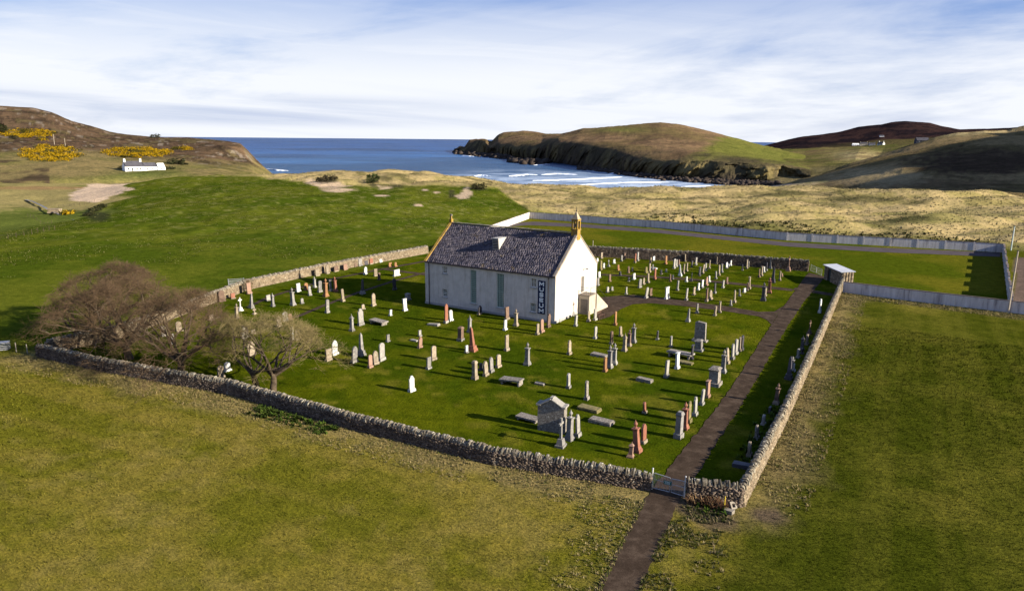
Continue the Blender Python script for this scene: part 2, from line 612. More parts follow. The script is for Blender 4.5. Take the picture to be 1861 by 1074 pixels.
def ground_colour(x, y, z):
    u, v, zz = proj(np.stack([x, y, z], -1))
    vis = zz > 5
    n1, n2, n3 = fbm(x / 3.1, y / 3.1, 1, 5, 0.6), fbm(x / 14, y / 14, 2, 4), fbm(x / 45, y / 45, 3, 3)
    patch = sstep(0.40, 0.62, n1 * 0.55 + n2 * 0.45)
    # front pasture: olive with dry tan patches and old mowing lines along the wall
    a = math.radians(155)
    along, across = x * math.cos(a) + y * math.sin(a), -x * math.sin(a) + y * math.cos(a)
    lines = fbm(along / 60, across / 1.5, 11, 2)
    c = lerp(FIELD_A, FIELD_B, np.clip(patch * 0.8 + 0.10 + sstep(0.45, 0.65, lines) * 0.5, 0, 1))
    c = lerp(c, FIELD_C, sstep(0.48, 0.68, n2 * 0.4 + fbm(x / 1.4, y / 1.4, 12, 4, .65) * 0.6) * 0.42)
    # right-hand field
    b = math.radians(61.7)
    al2, ac2 = x * math.cos(b) + y * math.sin(b), -x * math.sin(b) + y * math.cos(b)
    lines2 = fbm(al2 / 50, ac2 / 1.1, 21, 3)
    cr = lerp(RF_A, RF_B, np.clip(patch * 0.6 + sstep(0.48, 0.7, lines2) * 0.45, 0, 1))
    cr = lerp(cr, FIELD_B, sstep(0.56, 0.8, n2) * 0.5)
    side = ac2 - (-WALL_CORNER[0] * math.sin(b) + WALL_CORNER[1] * math.cos(b))
    rightside = 1 - sstep(-1.5, 1.5, side + (n1 - 0.5) * 2)
    c = lerp(c, cr, rightside)
    # lush mound and left field
    lush = lerp(LUSH_A, LUSH_B, sstep(0.35, 0.65, n1 * 0.4 + n2 * 0.6))
    fl = sstep(0.60, 0.74, fbm(x / 1.6, y / 1.6, 23, 4, 0.65)) * sstep(120, 200, y)
    lush = lerp(lush, np.array([0.16, 0.155, 0.045]), fl * 0.75)
    off = x * math.sin(a) - y * math.cos(a) - (W_FRONT_L[0] * math.sin(a) - W_FRONT_L[1] * math.cos(a))
    left = sstep(-4, 4, off + (n2 - .5) * 6)
    outl = left * (~inside(YARD, x, y)) * (~inside(NEWC, x, y)) * (1 - rightside)
    c = lerp(c, lush, outl)
    # churchyard lawns
    lawn = lerp(LAWN_A, LAWN_B, sstep(0.38, 0.68, n1 * 0.5 + n2 * 0.5))
    lawn = lerp(lawn, np.array([0.115, 0.105, 0.012]), sstep(0.62, 0.75, fbm(x / 2.2, y / 2.2, 27, 3)) * 0.6)
    yard = inside(YARD, x, y)
    c = np.where(yard[..., None], lawn, c)
    newl = lerp(np.array([0.050, 0.066, 0.004]), np.array([0.092, 0.088, 0.008]), sstep(0.35, 0.65, n2))
    c = np.where(inside(NEWC, x, y)[..., None], newl, c)
    # car park beyond the concrete wall
    cp = inside(np.array([px(1842, 565)[:2], px(1845, 468)[:2], px(1990, 470)[:2], px(2100, 575)[:2]]), x, y)
    c = np.where(cp[..., None], lerp(np.array([0.085, 0.062, 0.05]), np.array([0.115, 0.085, 0.07]), n1), c)
    # dunes
    mm = np.where(vis, marram_mask(u, v, x, y), 0)
    streaks = fbm(x / 9, y / 3.5, 33, 5, 0.6)
    mar = lerp(MAR_B * 1.15, MAR_A * 1.08, sstep(0.33, 0.58, streaks))
    green = sstep(0.53, 0.70, fbm(x / 22, y / 10, 35, 4)) * np.clip((v - 350) / 60, 0.08, 0.75)
    mar = lerp(mar, np.array([0.125, 0.122, 0.036]), green * .8)
    dark = sstep(0.62, 0.74, fbm(x / 16, y / 7, 39, 4)) * .9
    for cu, cv, su, sv in [(1420, 352, 60, 5), (1560, 362, 70, 6), (1640, 398, 60, 6), (1120, 360, 45, 3), (1260, 370, 30, 2)]:
        dark = np.maximum(dark, blob(u, v, cu, cv, su, sv, x, y, 91))
    mar = lerp(mar, MAR_D, dark * 0.8)
    wallband = 1 - sstep(17, 25, seg_dist(x, y, NEWC[2:5]) + (n1 - .5) * 10)
    mar = lerp(mar, np.array([0.070, 0.074, 0.020]), wallband * 0.85 * sstep(1150, 1320, u))
    c = lerp(c, mar, mm)
    # sand scars, the beach, the sandy bank by the stream
    for cu, cv, su, sv in [(600, 338, 32, 6), (615, 346, 30, 4), (575, 331, 22, 4), (696, 341, 17, 3), (694, 356, 14, 2), (848, 350, 8, 9), (838, 358, 10, 4), (772, 346, 6, 2), (793, 350, 6, 2), (760, 373, 7, 2)]:
        c = lerp(c, SAND, blob(u, v, cu, cv, su, sv, x, y, 95, 0.2) * vis * 0.9)
    for cu, cv, su, sv in [(595, 328, 20, 5), (678, 330, 7, 8), (720, 339, 14, 3), (868, 342, 16, 4), (820, 352, 5, 7)]:
        c = lerp(c, np.array([0.035, 0.033, 0.018]), blob(u, v, cu, cv, su, sv, x, y, 97, 0.25) * vis * 0.85)
    beach = (1 - sstep(-7.5, -4.5, z)) * (u > 460) * vis
    c = lerp(c, SAND * 0.8, beach)
    # stream valley
    val = (1 - sstep(-1.8, -0.6, z)) * (u < 480) * vis
    vc = lerp(np.array([0.075, 0.092, 0.018]), np.array([0.20, 0.165, 0.066]), sstep(0.40, 0.62, n1 * 0.35 + n2 * 0.3 + n3 * 0.35 + np.clip((385 - v) / 120, -0.2, 0.2)))
    vc = lerp(vc, np.array([0.21, 0.125, 0.062]), blob(u, v, 60, 342, 130, 3, x, y, 99) * 0.7)
    c = lerp(c, vc, val)
    sand = inside(np.array([(130, 367), (128, 352), (165, 336), (246, 334), (262, 336), (178, 368)]), u + (n1 - .5) * 14, v + (n2 - .5) * 5) & vis & (z < 1.0)
    c = np.where(sand[..., None], lerp(SAND * 1.25, SAND * 0.95, n1), c)
    bank = blob(u, v, 178, 392, 22, 9, x, y, 98) * vis
    c = lerp(c, np.array([0.030, 0.032, 0.016]), bank * 0.8)
    # dry grass bands along the walls, outside
    fw = np.array([W_FRONT_L, px(419, 718)[:2], px(640, 776)[:2], px(1181, 890)[:2]])
    d = seg_dist(x, y, fw)
    dry = (1 - sstep(1.0, 4.5, d + (n1 - 0.5) * 5)) * (~yard)
    c = lerp(c, STRAW * (0.75 + 0.5 * n1[..., None]), dry * 0.6)
    d = seg_dist(x, y, np.array([WALL_CORNER, W_RIGHT_END]))
    dry = (1 - sstep(1.0, 4.4, d + (n1 - 0.5) * 5)) * (~yard) * rightside
    c = lerp(c, STRAW * (0.55 + 0.6 * n1[..., None]), dry * 0.7)
    d = seg_dist(x, y, np.array([px(1530, 532)[:2], px(1835, 567)[:2], px(1900, 575)[:2]]))
    dry = (1 - sstep(0.5, 5.0, d + (n1 - 0.5) * 5)) * (~inside(NEWC, x, y)) * (~yard) * (~cp)
    c = lerp(c, STRAW * (0.6 + 0.5 * n1[..., None]), dry * 0.6)
    # trampled earth at the gate corner
    for cx_, cy_, r_ in [(*px(1300, 948)[:2], 1.9), (*px(1395, 935)[:2], 1.3), (*px(1262, 925)[:2], 1.5)]:
        e = 1 - sstep(0.5, 1.2, np.hypot(x - cx_, y - cy_) / r_ + (n1 - 0.5) * 1.3)
        c = lerp(c, EARTH, e * 0.8)
    return c, mm


gc, gm = ground_colour(GX.ravel(), GY.ravel(), GZ.ravel())


def ground_material(name, fine, bumpy):
    m, n, l, b = new_mat(name)
    tc = n.new('ShaderNodeTexCoord')
    at = n.new('ShaderNodeAttribute'); at.attribute_name = 'Col'
    f1 = noise_node(n, l, tc.outputs['Object'], fine, 8, 0.75, 0.2)
    f2 = noise_node(n, l, tc.outputs['Object'], fine * 0.16, 6, 0.7, 0.4)
    k1 = ramp_node(n, l, f1, [(0.25, (0.50, 0.53, 0.48)), (0.5, (1, 1, 1)), (0.78, (1.75, 1.6, 1.5))])
    k2 = ramp_node(n, l, f2, [(0.30, (0.62, 0.66, 0.60)), (0.52, (1, 1, 1)), (0.75, (1.36, 1.28, 1.2))])
    c = mix_node(n, l, 1.0, at.outputs['Color'], k1, 'MULTIPLY')
    c = mix_node(n, l, 1.0, c, k2, 'MULTIPLY')
    l.new(c, b.inputs['Base Color'])
    b.inputs['Roughness'].default_value = 0.95
    b.inputs['Specular IOR Level'].default_value = 0.0
    s = n.new('ShaderNodeMath'); s.operation = 'ADD'
    l.new(f1, s.inputs[0]); l.new(f2, s.inputs[1])
    bump_node(n, l, s.outputs[0], 0.75, bumpy, b)
    return m


MAT_GROUND = ground_material('ground', 5.5, 0.16)
ground = np_mesh('ground', GV, GF, MAT_GROUND, gc, smooth=True)
ground['kind'] = 'structure'

# ================================================================== HILLS (lofts)
LOFT_TREES = []


def loft(name, lines, ncol, seg_rows, colfn, amp=2.0, wl_=60.0, amp_h=0.0, back=(250, -14), skirt=10, seed=0, mat=None):
    """Hill as a skin over contour lines (photo column, photo row, forward distance), foot to crest, with a back slope of its own."""
    fr = np.linspace(0, 1, ncol)
    P = []
    for ln in lines:
        ln = np.array([(a, b, (c if c is not None else -1)) for a, b, c in ln], float)
        u = ln[0, 0] + (ln[-1, 0] - ln[0, 0]) * fr
        v = np.interp(u, ln[:, 0], ln[:, 1])
        if ln[0, 2] < 0:
            p = px(u, v, -10.6)
        else:
            d = 1 / np.interp(u, ln[:, 0], 1 / ln[:, 2])
            p = pxd(u, v, d)
        P.append(p)
    f = P[0].copy(); k = np.hypot(f[:, 0], f[:, 1])
    f[:, :2] *= ((k - skirt) / k)[:, None]; f[:, 2] -= 6
    bk = P[-1].copy(); k = np.hypot(bk[:, 0], bk[:, 1])
    mid = bk.copy(); mid[:, :2] *= ((k + back[0] * 0.4) / k)[:, None]; mid[:, 2] = mid[:, 2] * 0.72 + back[1] * 0.28
    bk[:, :2] *= ((k + back[0]) / k)[:, None]; bk[:, 2] = back[1]
    L = [f] + P + [mid, bk]
    rows, tt = [], []
    seg = [2] + list(seg_rows) + [8, 8]
    for i in range(len(L) - 1):
        p0, p1, p2, p3 = L[max(i - 1, 0)], L[i], L[i + 1], L[min(i + 2, len(L) - 1)]
        for s in range(seg[i]):
            t = s / seg[i]
            h = 0.5 * ((2 * p1) + (p2 - p0) * t * 0.6 + (0) * t)
            m1, m2 = (p2 - p0) * 0.35, (p3 - p1) * 0.35
            h = (2 * t ** 3 - 3 * t ** 2 + 1) * p1 + (t ** 3 - 2 * t ** 2 + t) * m1 + (-2 * t ** 3 + 3 * t ** 2) * p2 + (t ** 3 - t ** 2) * m2
            rows.append(h); tt.append(i - 1 + t)
    rows.append(L[-1]); tt.append(len(L) - 2)
    G = np.array(rows); T = np.array(tt)
    x, y = G[..., 0], G[..., 1]
    up = np.clip((T + 0.2) / 1.0, 0, 1)[:, None]
    n = fbm(x / wl_, y / wl_, seed, 6, 0.52) - 0.5
    G[..., 2] += n * amp * 2 * up
    if amp_h:
        s = fbm(x / 16, (y + G[..., 2] * 1.5) / 16, seed + 5, 5, 0.6) - 0.5
        w = np.exp(-((T - 0.55) / 0.55) ** 2)[:, None]
        dr = G[..., :2] / np.linalg.norm(G[..., :2], axis=-1, keepdims=True)
        gul = np.abs(fbm(x / 55 + 3, y / 200, seed + 9, 3) - 0.5) * 4 - 0.5
        G[..., :2] += dr * ((s * amp_h * 2 + gul * amp_h) * w)[..., None]
        G[..., 2] += (s * amp_h * 0.5) * w
    nr, nc = G.shape[:2]
    V = G.reshape(-1, 3)
    i, j = np.meshgrid(np.arange(nr - 1), np.arange(nc - 1), indexing='ij')
    F = np.stack([i * nc + j, i * nc + j + 1, (i + 1) * nc + j + 1, (i + 1) * nc + j], -1).reshape(-1, 4)
    e1 = np.zeros_like(G); e2 = np.zeros_like(G)
    e1[:, 1:-1] = G[:, 2:] - G[:, :-2]; e2[1:-1] = G[2:] - G[:-2]
    nn = np.cross(e1, e2); nz = np.abs(nn[..., 2]) / (np.linalg.norm(nn, axis=-1) + 1e-9)
    u, v, _ = proj(G)
    c = colfn(x, y, G[..., 2], u, v, np.broadcast_to(T[:, None], x.shape), nz)
    o = np_mesh(name, V, F, mat or MAT_HILL, c.reshape(-1, 3), smooth=True)
    o['kind'] = 'structure'
    LOFT_TREES.append(BVHTree.FromPolygons([tuple(p) for p in V], [tuple(q) for q in F.tolist()]))
    return o


MAT_HILL = ground_material('hill_heath', 0.55, 1.0)
MOOR, HEATH, DRYG, GRN, ROCK = np.array([0.090, 0.058, 0.036]), np.array([0.034, 0.022, 0.018]), np.array([0.165, 0.128, 0.055]), np.array([0.085, 0.095, 0.020]), np.array([0.115, 0.088, 0.062])


def col_left(x, y, z, u, v, t, nz):
    n1, n2 = fbm(x / 18, y / 18, 61, 5, 0.6), fbm(x / 60, y / 60, 62, 4)
    c = lerp(DRYG, GRN * 0.95, sstep(0.46, 0.68, n1 * .5 + n2 * .5) * 0.55)
    moor = sstep(1.6, 2.2, t + (n2 - .5) * 1.6 + (n1 - .5) * .6)
    c = lerp(c, lerp(MOOR, HEATH, sstep(0.42, 0.6, n1)), moor * 0.95)
    c = lerp(c, DRYG * 0.9, sstep(0.56, 0.66, n1) * moor * 0.5)
    dk = sstep(0.50, 0.58, fbm(x / 30, y / 30, 67, 4)) * (u < 90) * (v > 280)
    c = lerp(c, HEATH * 1.2, dk * 0.8)
    rock = (1 - sstep(0.50, 0.72, nz))
    c = lerp(c, lerp(ROCK, DRYG, n1), np.clip(rock, 0, 1) * 0.85)
    sp = sstep(0.68, 0.74, fbm(x / 8, y / 8, 69, 3)) * moor
    c = lerp(c, np.array([0.25, 0.21, 0.17]), sp * 0.45)
    gr = np.exp(-(((u - 262) / 70) ** 2 + ((v - 318) / 9) ** 2))
    c = lerp(c, np.array([0.060, 0.080, 0.018]), np.clip(gr, 0, 1) * 0.8)
    return c


left_hill = loft('hill', [
    [(-260, 372, 330), (-150, 352, 330), (0, 338, 345), (100, 328, 360), (180, 322, 380), (250, 318, 395), (330, 318, 400), (400, 322, 400), (470, 326, 420), (500, 323, 470)],
    [(-260, 330, 400), (-150, 310, 400), (0, 298, 420), (100, 296, 430), (180, 300, 430), (250, 308, 425), (330, 308, 430), (400, 312, 440), (460, 318, 460), (497, 319, 560)],
    [(-260, 285, 480), (-150, 270, 480), (0, 268, 500), (100, 272, 500), (180, 277, 500), (250, 280, 500), (330, 284, 510), (400, 287, 540), (450, 292, 560), (480, 304, 610)],
    [(-260, 240, 560), (-150, 240, 560), (0, 240, 580), (100, 252, 580), (180, 264, 570), (250, 268, 570), (330, 270, 575), (400, 265, 570), (440, 267, 585), (463, 288, 640)],
    [(-260, 175, 660), (-150, 182, 670), (0, 194, 690), (60, 198, 700), (95, 206, 700), (130, 221, 700), (200, 239, 690), (280, 247, 680), (340, 251, 680), (400, 257, 670), (436, 262, 660), (450, 274, 680)]],
    360, [14, 14, 14, 16], col_left, amp=2.2, wl_=70, seed=101, back=(220, -14))


def col_head(x, y, z, u, v, t, nz):
    n1, n2 = fbm(x / 24, y / 24, 71, 5, 0.6), fbm(x / 90, y / 90, 72, 4)
    c = lerp(np.array([0.160, 0.106, 0.058]), np.array([0.118, 0.086, 0.040]), sstep(0.44, 0.62, n2))
    c = lerp(c, MOOR, sstep(0.46, 0.60, n1) * 0.7)
    g = sstep(0.0, 40, (u - 1275) + (v - 262) * 1.5 + (n2 - .5) * 60)
    c = lerp(c, lerp(np.array([0.135, 0.122, 0.034]), np.array([0.088, 0.100, 0.020]), n2), g)
    g2 = np.exp(-(((u - 1130) / 60) ** 2 + ((v - 236) / 5) ** 2))
    c = lerp(c, np.array([0.10, 0.105, 0.028]), g2 * 0.7)
    cliff = (1 - sstep(0.9, 1.5, t + (n1 - .5) * 1.0 - 0.1 * (u > 1280)))
    c = lerp(c, lerp(np.array([0.050, 0.040, 0.027]), np.array([0.120, 0.094, 0.046]), sstep(0.4, 0.65, n1)), cliff * 0.9)
    rk = (1 - sstep(0.05, 0.45, t + (n1 - .5) * .3))
    return lerp(c, np.array([0.040, 0.032, 0.027]), rk)


headland = loft('headland', [
    [(822, 277.5, None), (840, 279, None), (860, 280.5, None), (890, 283.5, None), (930, 288, None), (985, 294, None), (1050, 303, None), (1100, 311, None), (1150, 318, None), (1200, 323, None), (1250, 328, None), (1300, 331.5, None), (1360, 333.5, None), (1425, 334, None), (1470, 334, None)],
    [(826, 273, 1610), (836, 268, 1610), (843, 271, 1600), (852, 263, 1590), (865, 259, 1570), (882, 261, 1400), (892, 270, 1330), (905, 263, 1320), (930, 266, 1200), (985, 266, 1060), (1015, 259, 985), (1050, 260, 905), (1080, 265, 845), (1100, 272, 795), (1150, 283.5, 700), (1200, 288, 645), (1250, 290, 615), (1300, 293, 595), (1360, 297, 580), (1425, 302, 575), (1475, 312, 565)],
    [(828, 271, 1700), (836, 266.5, 1700), (843, 270, 1700), (853, 257, 1690), (866, 253.5, 1670), (884, 256, 1500), (893, 262, 1450), (905, 252, 1420), (930, 248, 1400), (985, 252, 1220), (1015, 248.5, 1100), (1050, 245.5, 1030), (1100, 247, 950), (1150, 254, 880), (1200, 254, 850), (1250, 258, 820), (1300, 266, 780), (1360, 277, 760), (1425, 290, 740), (1480, 304, 700)],
    [(830, 269, 1800), (836, 265, 1800), (844, 267, 1800), (853, 254, 1790), (866, 252, 1780), (882, 254, 1700), (891, 260.5, 1650), (904, 246, 1620), (915, 241, 1600), (930, 239.2, 1600), (950, 238.6, 1600), (985, 244, 1550), (1020, 246, 1450), (1030, 243, 1400), (1060, 234, 1300), (1100, 230, 1250), (1150, 227, 1200), (1200, 223, 1200), (1230, 227, 1180), (1290, 240, 1150), (1340, 252, 1130), (1390, 265, 1100), (1440, 274, 1000), (1490, 289, 900)]],
    520, [26, 16, 18], col_head, amp=4.5, wl_=95, amp_h=14.0, seed=131, back=(380, -14), skirt=14)


def col_pasture(x, y, z, u, v, t, nz):
    n1, n2 = fbm(x / 16, y / 16, 81, 5, 0.6), fbm(x / 50, y / 50, 82, 4)
    c = lerp(np.array([0.078, 0.078, 0.022]), np.array([0.125, 0.104, 0.038]), sstep(0.4, 0.62, n2))
    s = np.exp(-(((u - 1560) / 42) ** 2 + ((v - 283) / 9) ** 2)) * 1.3
    c = lerp(c, np.array([0.27, 0.22, 0.105]), np.clip(s * sstep(0.35, 0.6, n1 + .12), 0, 1))
    c = lerp(c, MOOR, sstep(0.56, 0.66, fbm(x / 60, y / 20, 83, 4)) * 0.6)
    lowr = 1 - sstep(0.7, 1.15, t + (n1 - .5) * .4)
    c = lerp(c, lerp(np.array([0.075, 0.065, 0.032]), np.array([0.135, 0.110, 0.055]), sstep(.4, .65, n1)), lowr)
    return c


loft('coastal_pasture_hill', [
    [(1395, 336, 545), (1440, 337, 530), (1500, 338, 500), (1560, 338, 470), (1640, 338, 430)],
    [(1405, 301, 640), (1470, 303, 640), (1520, 300, 650), (1570, 297, 650), (1650, 285, 620)],
    [(1398, 285, 850), (1460, 289, 800), (1520, 283, 780), (1560, 277, 780), (1600, 280, 800), (1670, 266, 800)],
    [(1388, 272, 1200), (1440, 271, 1150), (1500, 268, 1150), (1580, 265.5, 1150), (1690, 256, 1150)]],
    200, [12, 12, 14], col_pasture, amp=2.0, wl_=50, seed=151, back=(300, -14))


def col_far(x, y, z, u, v, t, nz):
    n1, n2 = fbm(x / 40, y / 40, 86, 5, 0.6), fbm(x / 130, y / 130, 87, 4)
    c = lerp(np.array([0.028, 0.016, 0.015]), np.array([0.011, 0.008, 0.010]), sstep(0.4, 0.6, n1))
    lowg = 1 - sstep(0.35, 0.95, t + (n2 - .5) * 1.2)
    return lerp(c, np.array([0.080, 0.068, 0.026]), lowg * 0.85)


loft('far_hill', [
    [(1370, 277, 1400), (1450, 275, 1400), (1550, 270, 1400), (1650, 265, 1400), (1760, 258, 1400), (1920, 250, 1400)],
    [(1378, 272, 1600), (1450, 263, 1600), (1500, 258.5, 1650), (1560, 255, 1650), (1600, 250, 1650), (1680, 247, 1650), (1760, 246, 1650), (1920, 240, 1650)],
    [(1386, 267, 1900), (1420, 259, 1900), (1450, 252, 1950), (1500, 243, 2000), (1530, 238, 2000), (1560, 230, 2000), (1600, 226, 2000), (1620, 221, 2000), (1645, 219.5, 2000), (1690, 224, 2000), (1710, 230, 2000), (1745, 236.5, 2000), (1800, 234, 2000), (1920, 225, 2000)]],
    260, [14, 18], col_far, amp=4.5, wl_=150, seed=161, back=(500, -14))


def col_right(x, y, z, u, v, t, nz):
    n1, n2 = fbm(x / 12, y / 12, 88, 5, 0.6), fbm(x / 45, y / 45, 89, 4)
    c = lerp(np.array([0.185, 0.135, 0.066]), np.array([0.105, 0.080, 0.036]), sstep(0.4, 0.6, n1 * .5 + n2 * .5))
    hd = np.clip(blob(u, v, 1790, 295, 130, 24, x, y, 90, 0.4) + blob(u, v, 1700, 335, 150, 9, x, y, 92, .4) * .6, 0, 1)
    c = lerp(c, HEATH, hd * 0.8)
    pale = blob(u, v, 1600, 322, 70, 16, x, y, 93, 0.5)
    c = lerp(c, np.array([0.30, 0.235, 0.13]), pale * 0.6)
    top = np.exp(-(((u - 1775) / 70) ** 2)) * sstep(2.5, 2.9, t)
    c = lerp(c, np.array([0.36, 0.29, 0.15]), np.clip(top * 1.2, 0, 1) * sstep(.35, .6, n1))
    return c


loft('right_hill', [
    [(1435, 340, 480), (1500, 342, 430), (1600, 349, 340), (1700, 355, 310), (1800, 362, 280), (1900, 370, 270), (2080, 377, 260)],
    [(1445, 331, 520), (1500, 325, 500), (1560, 318, 470), (1640, 310, 430), (1720, 312, 400), (1800, 318, 370), (1900, 322, 360), (2080, 320, 350)],
    [(1470, 324, 580), (1520, 308, 580), (1580, 293, 570), (1640, 280, 560), (1700, 272, 540), (1760, 268, 520), (1820, 262, 510), (1900, 262, 500), (2080, 258, 490)],
    [(1490, 320, 640), (1540, 302, 640), (1600, 284, 640), (1650, 266, 640), (1700, 250, 640), (1740, 242, 640), (1790, 236, 640), (1830, 238, 640), (1861, 231, 650), (1950, 225, 650), (2080, 218, 650)]],
    300, [16, 16, 18], col_right, amp=2.2, wl_=45, seed=171, back=(350, -14))

# unseen ridge beyond the frame's right edge, shaped to shade the slope in view
fr_ = np.linspace(0, 1, 60)
_c0, _c1 = np.array([470.0, 135.0]), np.array([715.0, 590.0])
RX, RY = np.meshgrid(fr_, np.linspace(-1, 1, 40))
_ax = (_c1 - _c0) / np.linalg.norm(_c1 - _c0); _nr = np.array([-_ax[1], _ax[0]])
hx = _c0[0] + (_c1[0] - _c0[0]) * RX - _nr[0] * RY * 160
hy = _c0[1] + (_c1[1] - _c0[1]) * RX - _nr[1] * RY * 160
hz = 150 * np.cos(RY * math.pi / 2) ** 1.2 * sstep(0, .12, RX) * (1 - sstep(.74, 1, RX)) * (.85 + .3 * fbm(hx / 90, hy / 90, 177, 4)) - 8
_i, _j = np.meshgrid(np.arange(39), np.arange(59), indexing='ij')
HF = np.stack([_i * 60 + _j, _i * 60 + _j + 1, (_i + 1) * 60 + _j + 1, (_i + 1) * 60 + _j], -1).reshape(-1, 4)
rc = lerp(MOOR, HEATH, sstep(.4, .6, fbm(hx / 25, hy / 25, 178, 4)))
ridge = np_mesh('hill', np.stack([hx, hy, hz], -1).reshape(-1, 3), HF, MAT_HILL, rc.reshape(-1, 3), smooth=True)
ridge['kind'] = 'structure'

_GT = BVHTree.FromPolygons([tuple(p) for p in GV], [tuple(q) for q in GF.tolist()])


def at(u, v):
    """Where the line of sight through photo pixel (u, v) first meets the ground or a hill."""
    d = Vector(rays(u, v)).normalized()
    best = None
    for t in [_GT] + LOFT_TREES:
        h = t.ray_cast(Vector(EYE), d)
        if h[0] is not None and (best is None or h[3] < best[3]):
            best = h
    return best[0]


def zat(x, y):
    """Ground or hill height below (x, y)."""
    best = -20.0
    for t in [_GT] + LOFT_TREES:
        h = t.ray_cast(Vector((x, y, 400)), Vector((0, 0, -1)))
        if h[0] is not None:
            best = max(best, h[0].z)
    return best


# ================================================================== SEA AND STREAM
def sea_material():
    m, n, l, b = new_mat('sea_water')
    tc = n.new('ShaderNodeTexCoord')
    at_ = n.new('ShaderNodeAttribute'); at_.attribute_name = 'Col'
    mp = n.new('ShaderNodeMapping'); mp.inputs['Scale'].default_value = (0.35, 1.0, 1)
    l.new(tc.outputs['Object'], mp.inputs[0])
    f1 = noise_node(n, l, mp.outputs[0], 0.045, 8, 0.7, 0.6)
    f2 = noise_node(n, l, mp.outputs[0], 0.35, 4, 0.6, 0.4)
    k = ramp_node(n, l, f1, [(0.3, (0.50, 0.55, 0.6)), (0.52, (1, 1, 1)), (0.75, (1.9, 1.7, 1.5))])
    c = mix_node(n, l, 1.0, at_.outputs['Color'], k, 'MULTIPLY')
    l.new(c, b.inputs['Base Color'])
    b.inputs['Roughness'].default_value = 0.35
    b.inputs['IOR'].default_value = 1.33
    b.inputs['Specular IOR Level'].default_value = 0.22
    s = n.new('ShaderNodeMath'); s.operation = 'ADD'
    l.new(f1, s.inputs[0]); l.new(f2, s.inputs[1])
    bump_node(n, l, s.outputs[0], 1.0, 1.6, b)
    return m


MAT_SEA = sea_material()
ths = np.radians(90 - np.linspace(-62, 62, 300))
rs = np.r_[np.geomspace(260, 1500, 150), np.geomspace(1500, 15000, 50)[1:]]
TH, RR = np.meshgrid(ths, rs)
SX, SY = RR * np.cos(TH), RR * np.sin(TH)
SZ = np.full(SX.shape, -10.0)
su, sv, _ = proj(np.stack([SX, SY, SZ], -1))
n1, n2 = fbm(SX / 30, SY / 9, 201, 5, 0.6), fbm(SX / 120, SY / 60, 203, 4)
SZ += np.where(RR < 1500, (fbm(SX / 60, SY / 14, 205, 4) - 0.5) * 0.9, 0)
deep, mid_, shal = np.array([0.0085, 0.042, 0.135]), np.array([0.024, 0.085, 0.190]), np.array([0.060, 0.135, 0.215])
sc_ = lerp(deep, mid_, sstep(262, 305, sv + (n2 - .5) * 20))
wash = sstep(305, 330, sv + (n1 - .5) * 26 + (su - 1100) * 0.012) * sstep(700, 900, su)
bands = fbm(SX / 420, SY / 130, 207, 5, 0.6)
sc_ = sc_ * (0.62 + 0.80 * sstep(0.33, 0.66, bands))[..., None]
sc_ = lerp(sc_, np.array([0.15, 0.205, 0.30]), wash * 0.85)
lace = sstep(0.38, 0.56, n1) * sstep(304, 332, sv + (n2 - .5) * 14) * sstep(720, 900, su)
sc_ = lerp(sc_, np.array([0.45, 0.53, 0.62]), np.clip(lace, 0, 1) * 0.75)
nr, nc = SX.shape
i, j = np.meshgrid(np.arange(nr - 1), np.arange(nc - 1), indexing='ij')
SF = np.stack([i * nc + j, i * nc + j + 1, (i + 1) * nc + j + 1, (i + 1) * nc + j], -1).reshape(-1, 4)[:, ::-1]
SF = SF[:, ::-1]
sea = np_mesh('sea', np.stack([SX, SY, SZ], -1).reshape(-1, 3), SF, MAT_SEA, sc_.reshape(-1, 3), smooth=True)
sea['kind'] = 'structure'

MAT_FOAM = plain_mat('sea_foam', (0.82, 0.84, 0.86), (0.62, 0.68, 0.74), 0.25, 0.9, 0.6)


def surf(pts, w0, seed):
    """A breaking wave: a rounded ridge of foam with a ragged edge, lying on the sea."""
    pts = np.array(pts, float)
    n = max(24, int((pts[-1, 0] - pts[0, 0]) / 3))
    u = np.linspace(pts[0, 0], pts[-1, 0], n); v = np.interp(u, pts[:, 0], pts[:, 1])
    P = px(u, v, -9.6)
    V = []
    for k in range(n):
        taper = math.sin(math.pi * min(1, max(0.04, k / (n - 1)))) ** 0.5
        w = w0 * taper * (0.10 + 1.5 * vnoise(np.array(k * .35), np.array(seed * 1.0), seed))
        dr = P[k, :2] / np.linalg.norm(P[k, :2])
        for s, h in ((-1.0, -0.6), (-0.5, 0.35), (0.1, 0.9), (0.6, 0.5), (1.0, -0.6)):
            jit = float(vnoise(np.array(k * .9), np.array(s * 7.0), seed + 3)) - .5
            V.append((P[k, 0] + dr[0] * w * (s + jit * .5), P[k, 1] + dr[1] * w * (s + jit * .5), -9.75 + h * taper * w0 * 0.16))
    F = [(k * 5 + q, (k + 1) * 5 + q, (k + 1) * 5 + q + 1, k * 5 + q + 1) for k in range(n - 1) for q in range(4)]
    o = mesh_obj('surf', V, F, MAT_FOAM, None, True)
    o['kind'] = 'stuff'
    o['label'] = 'white foam of a breaking wave in the bay'
    return o


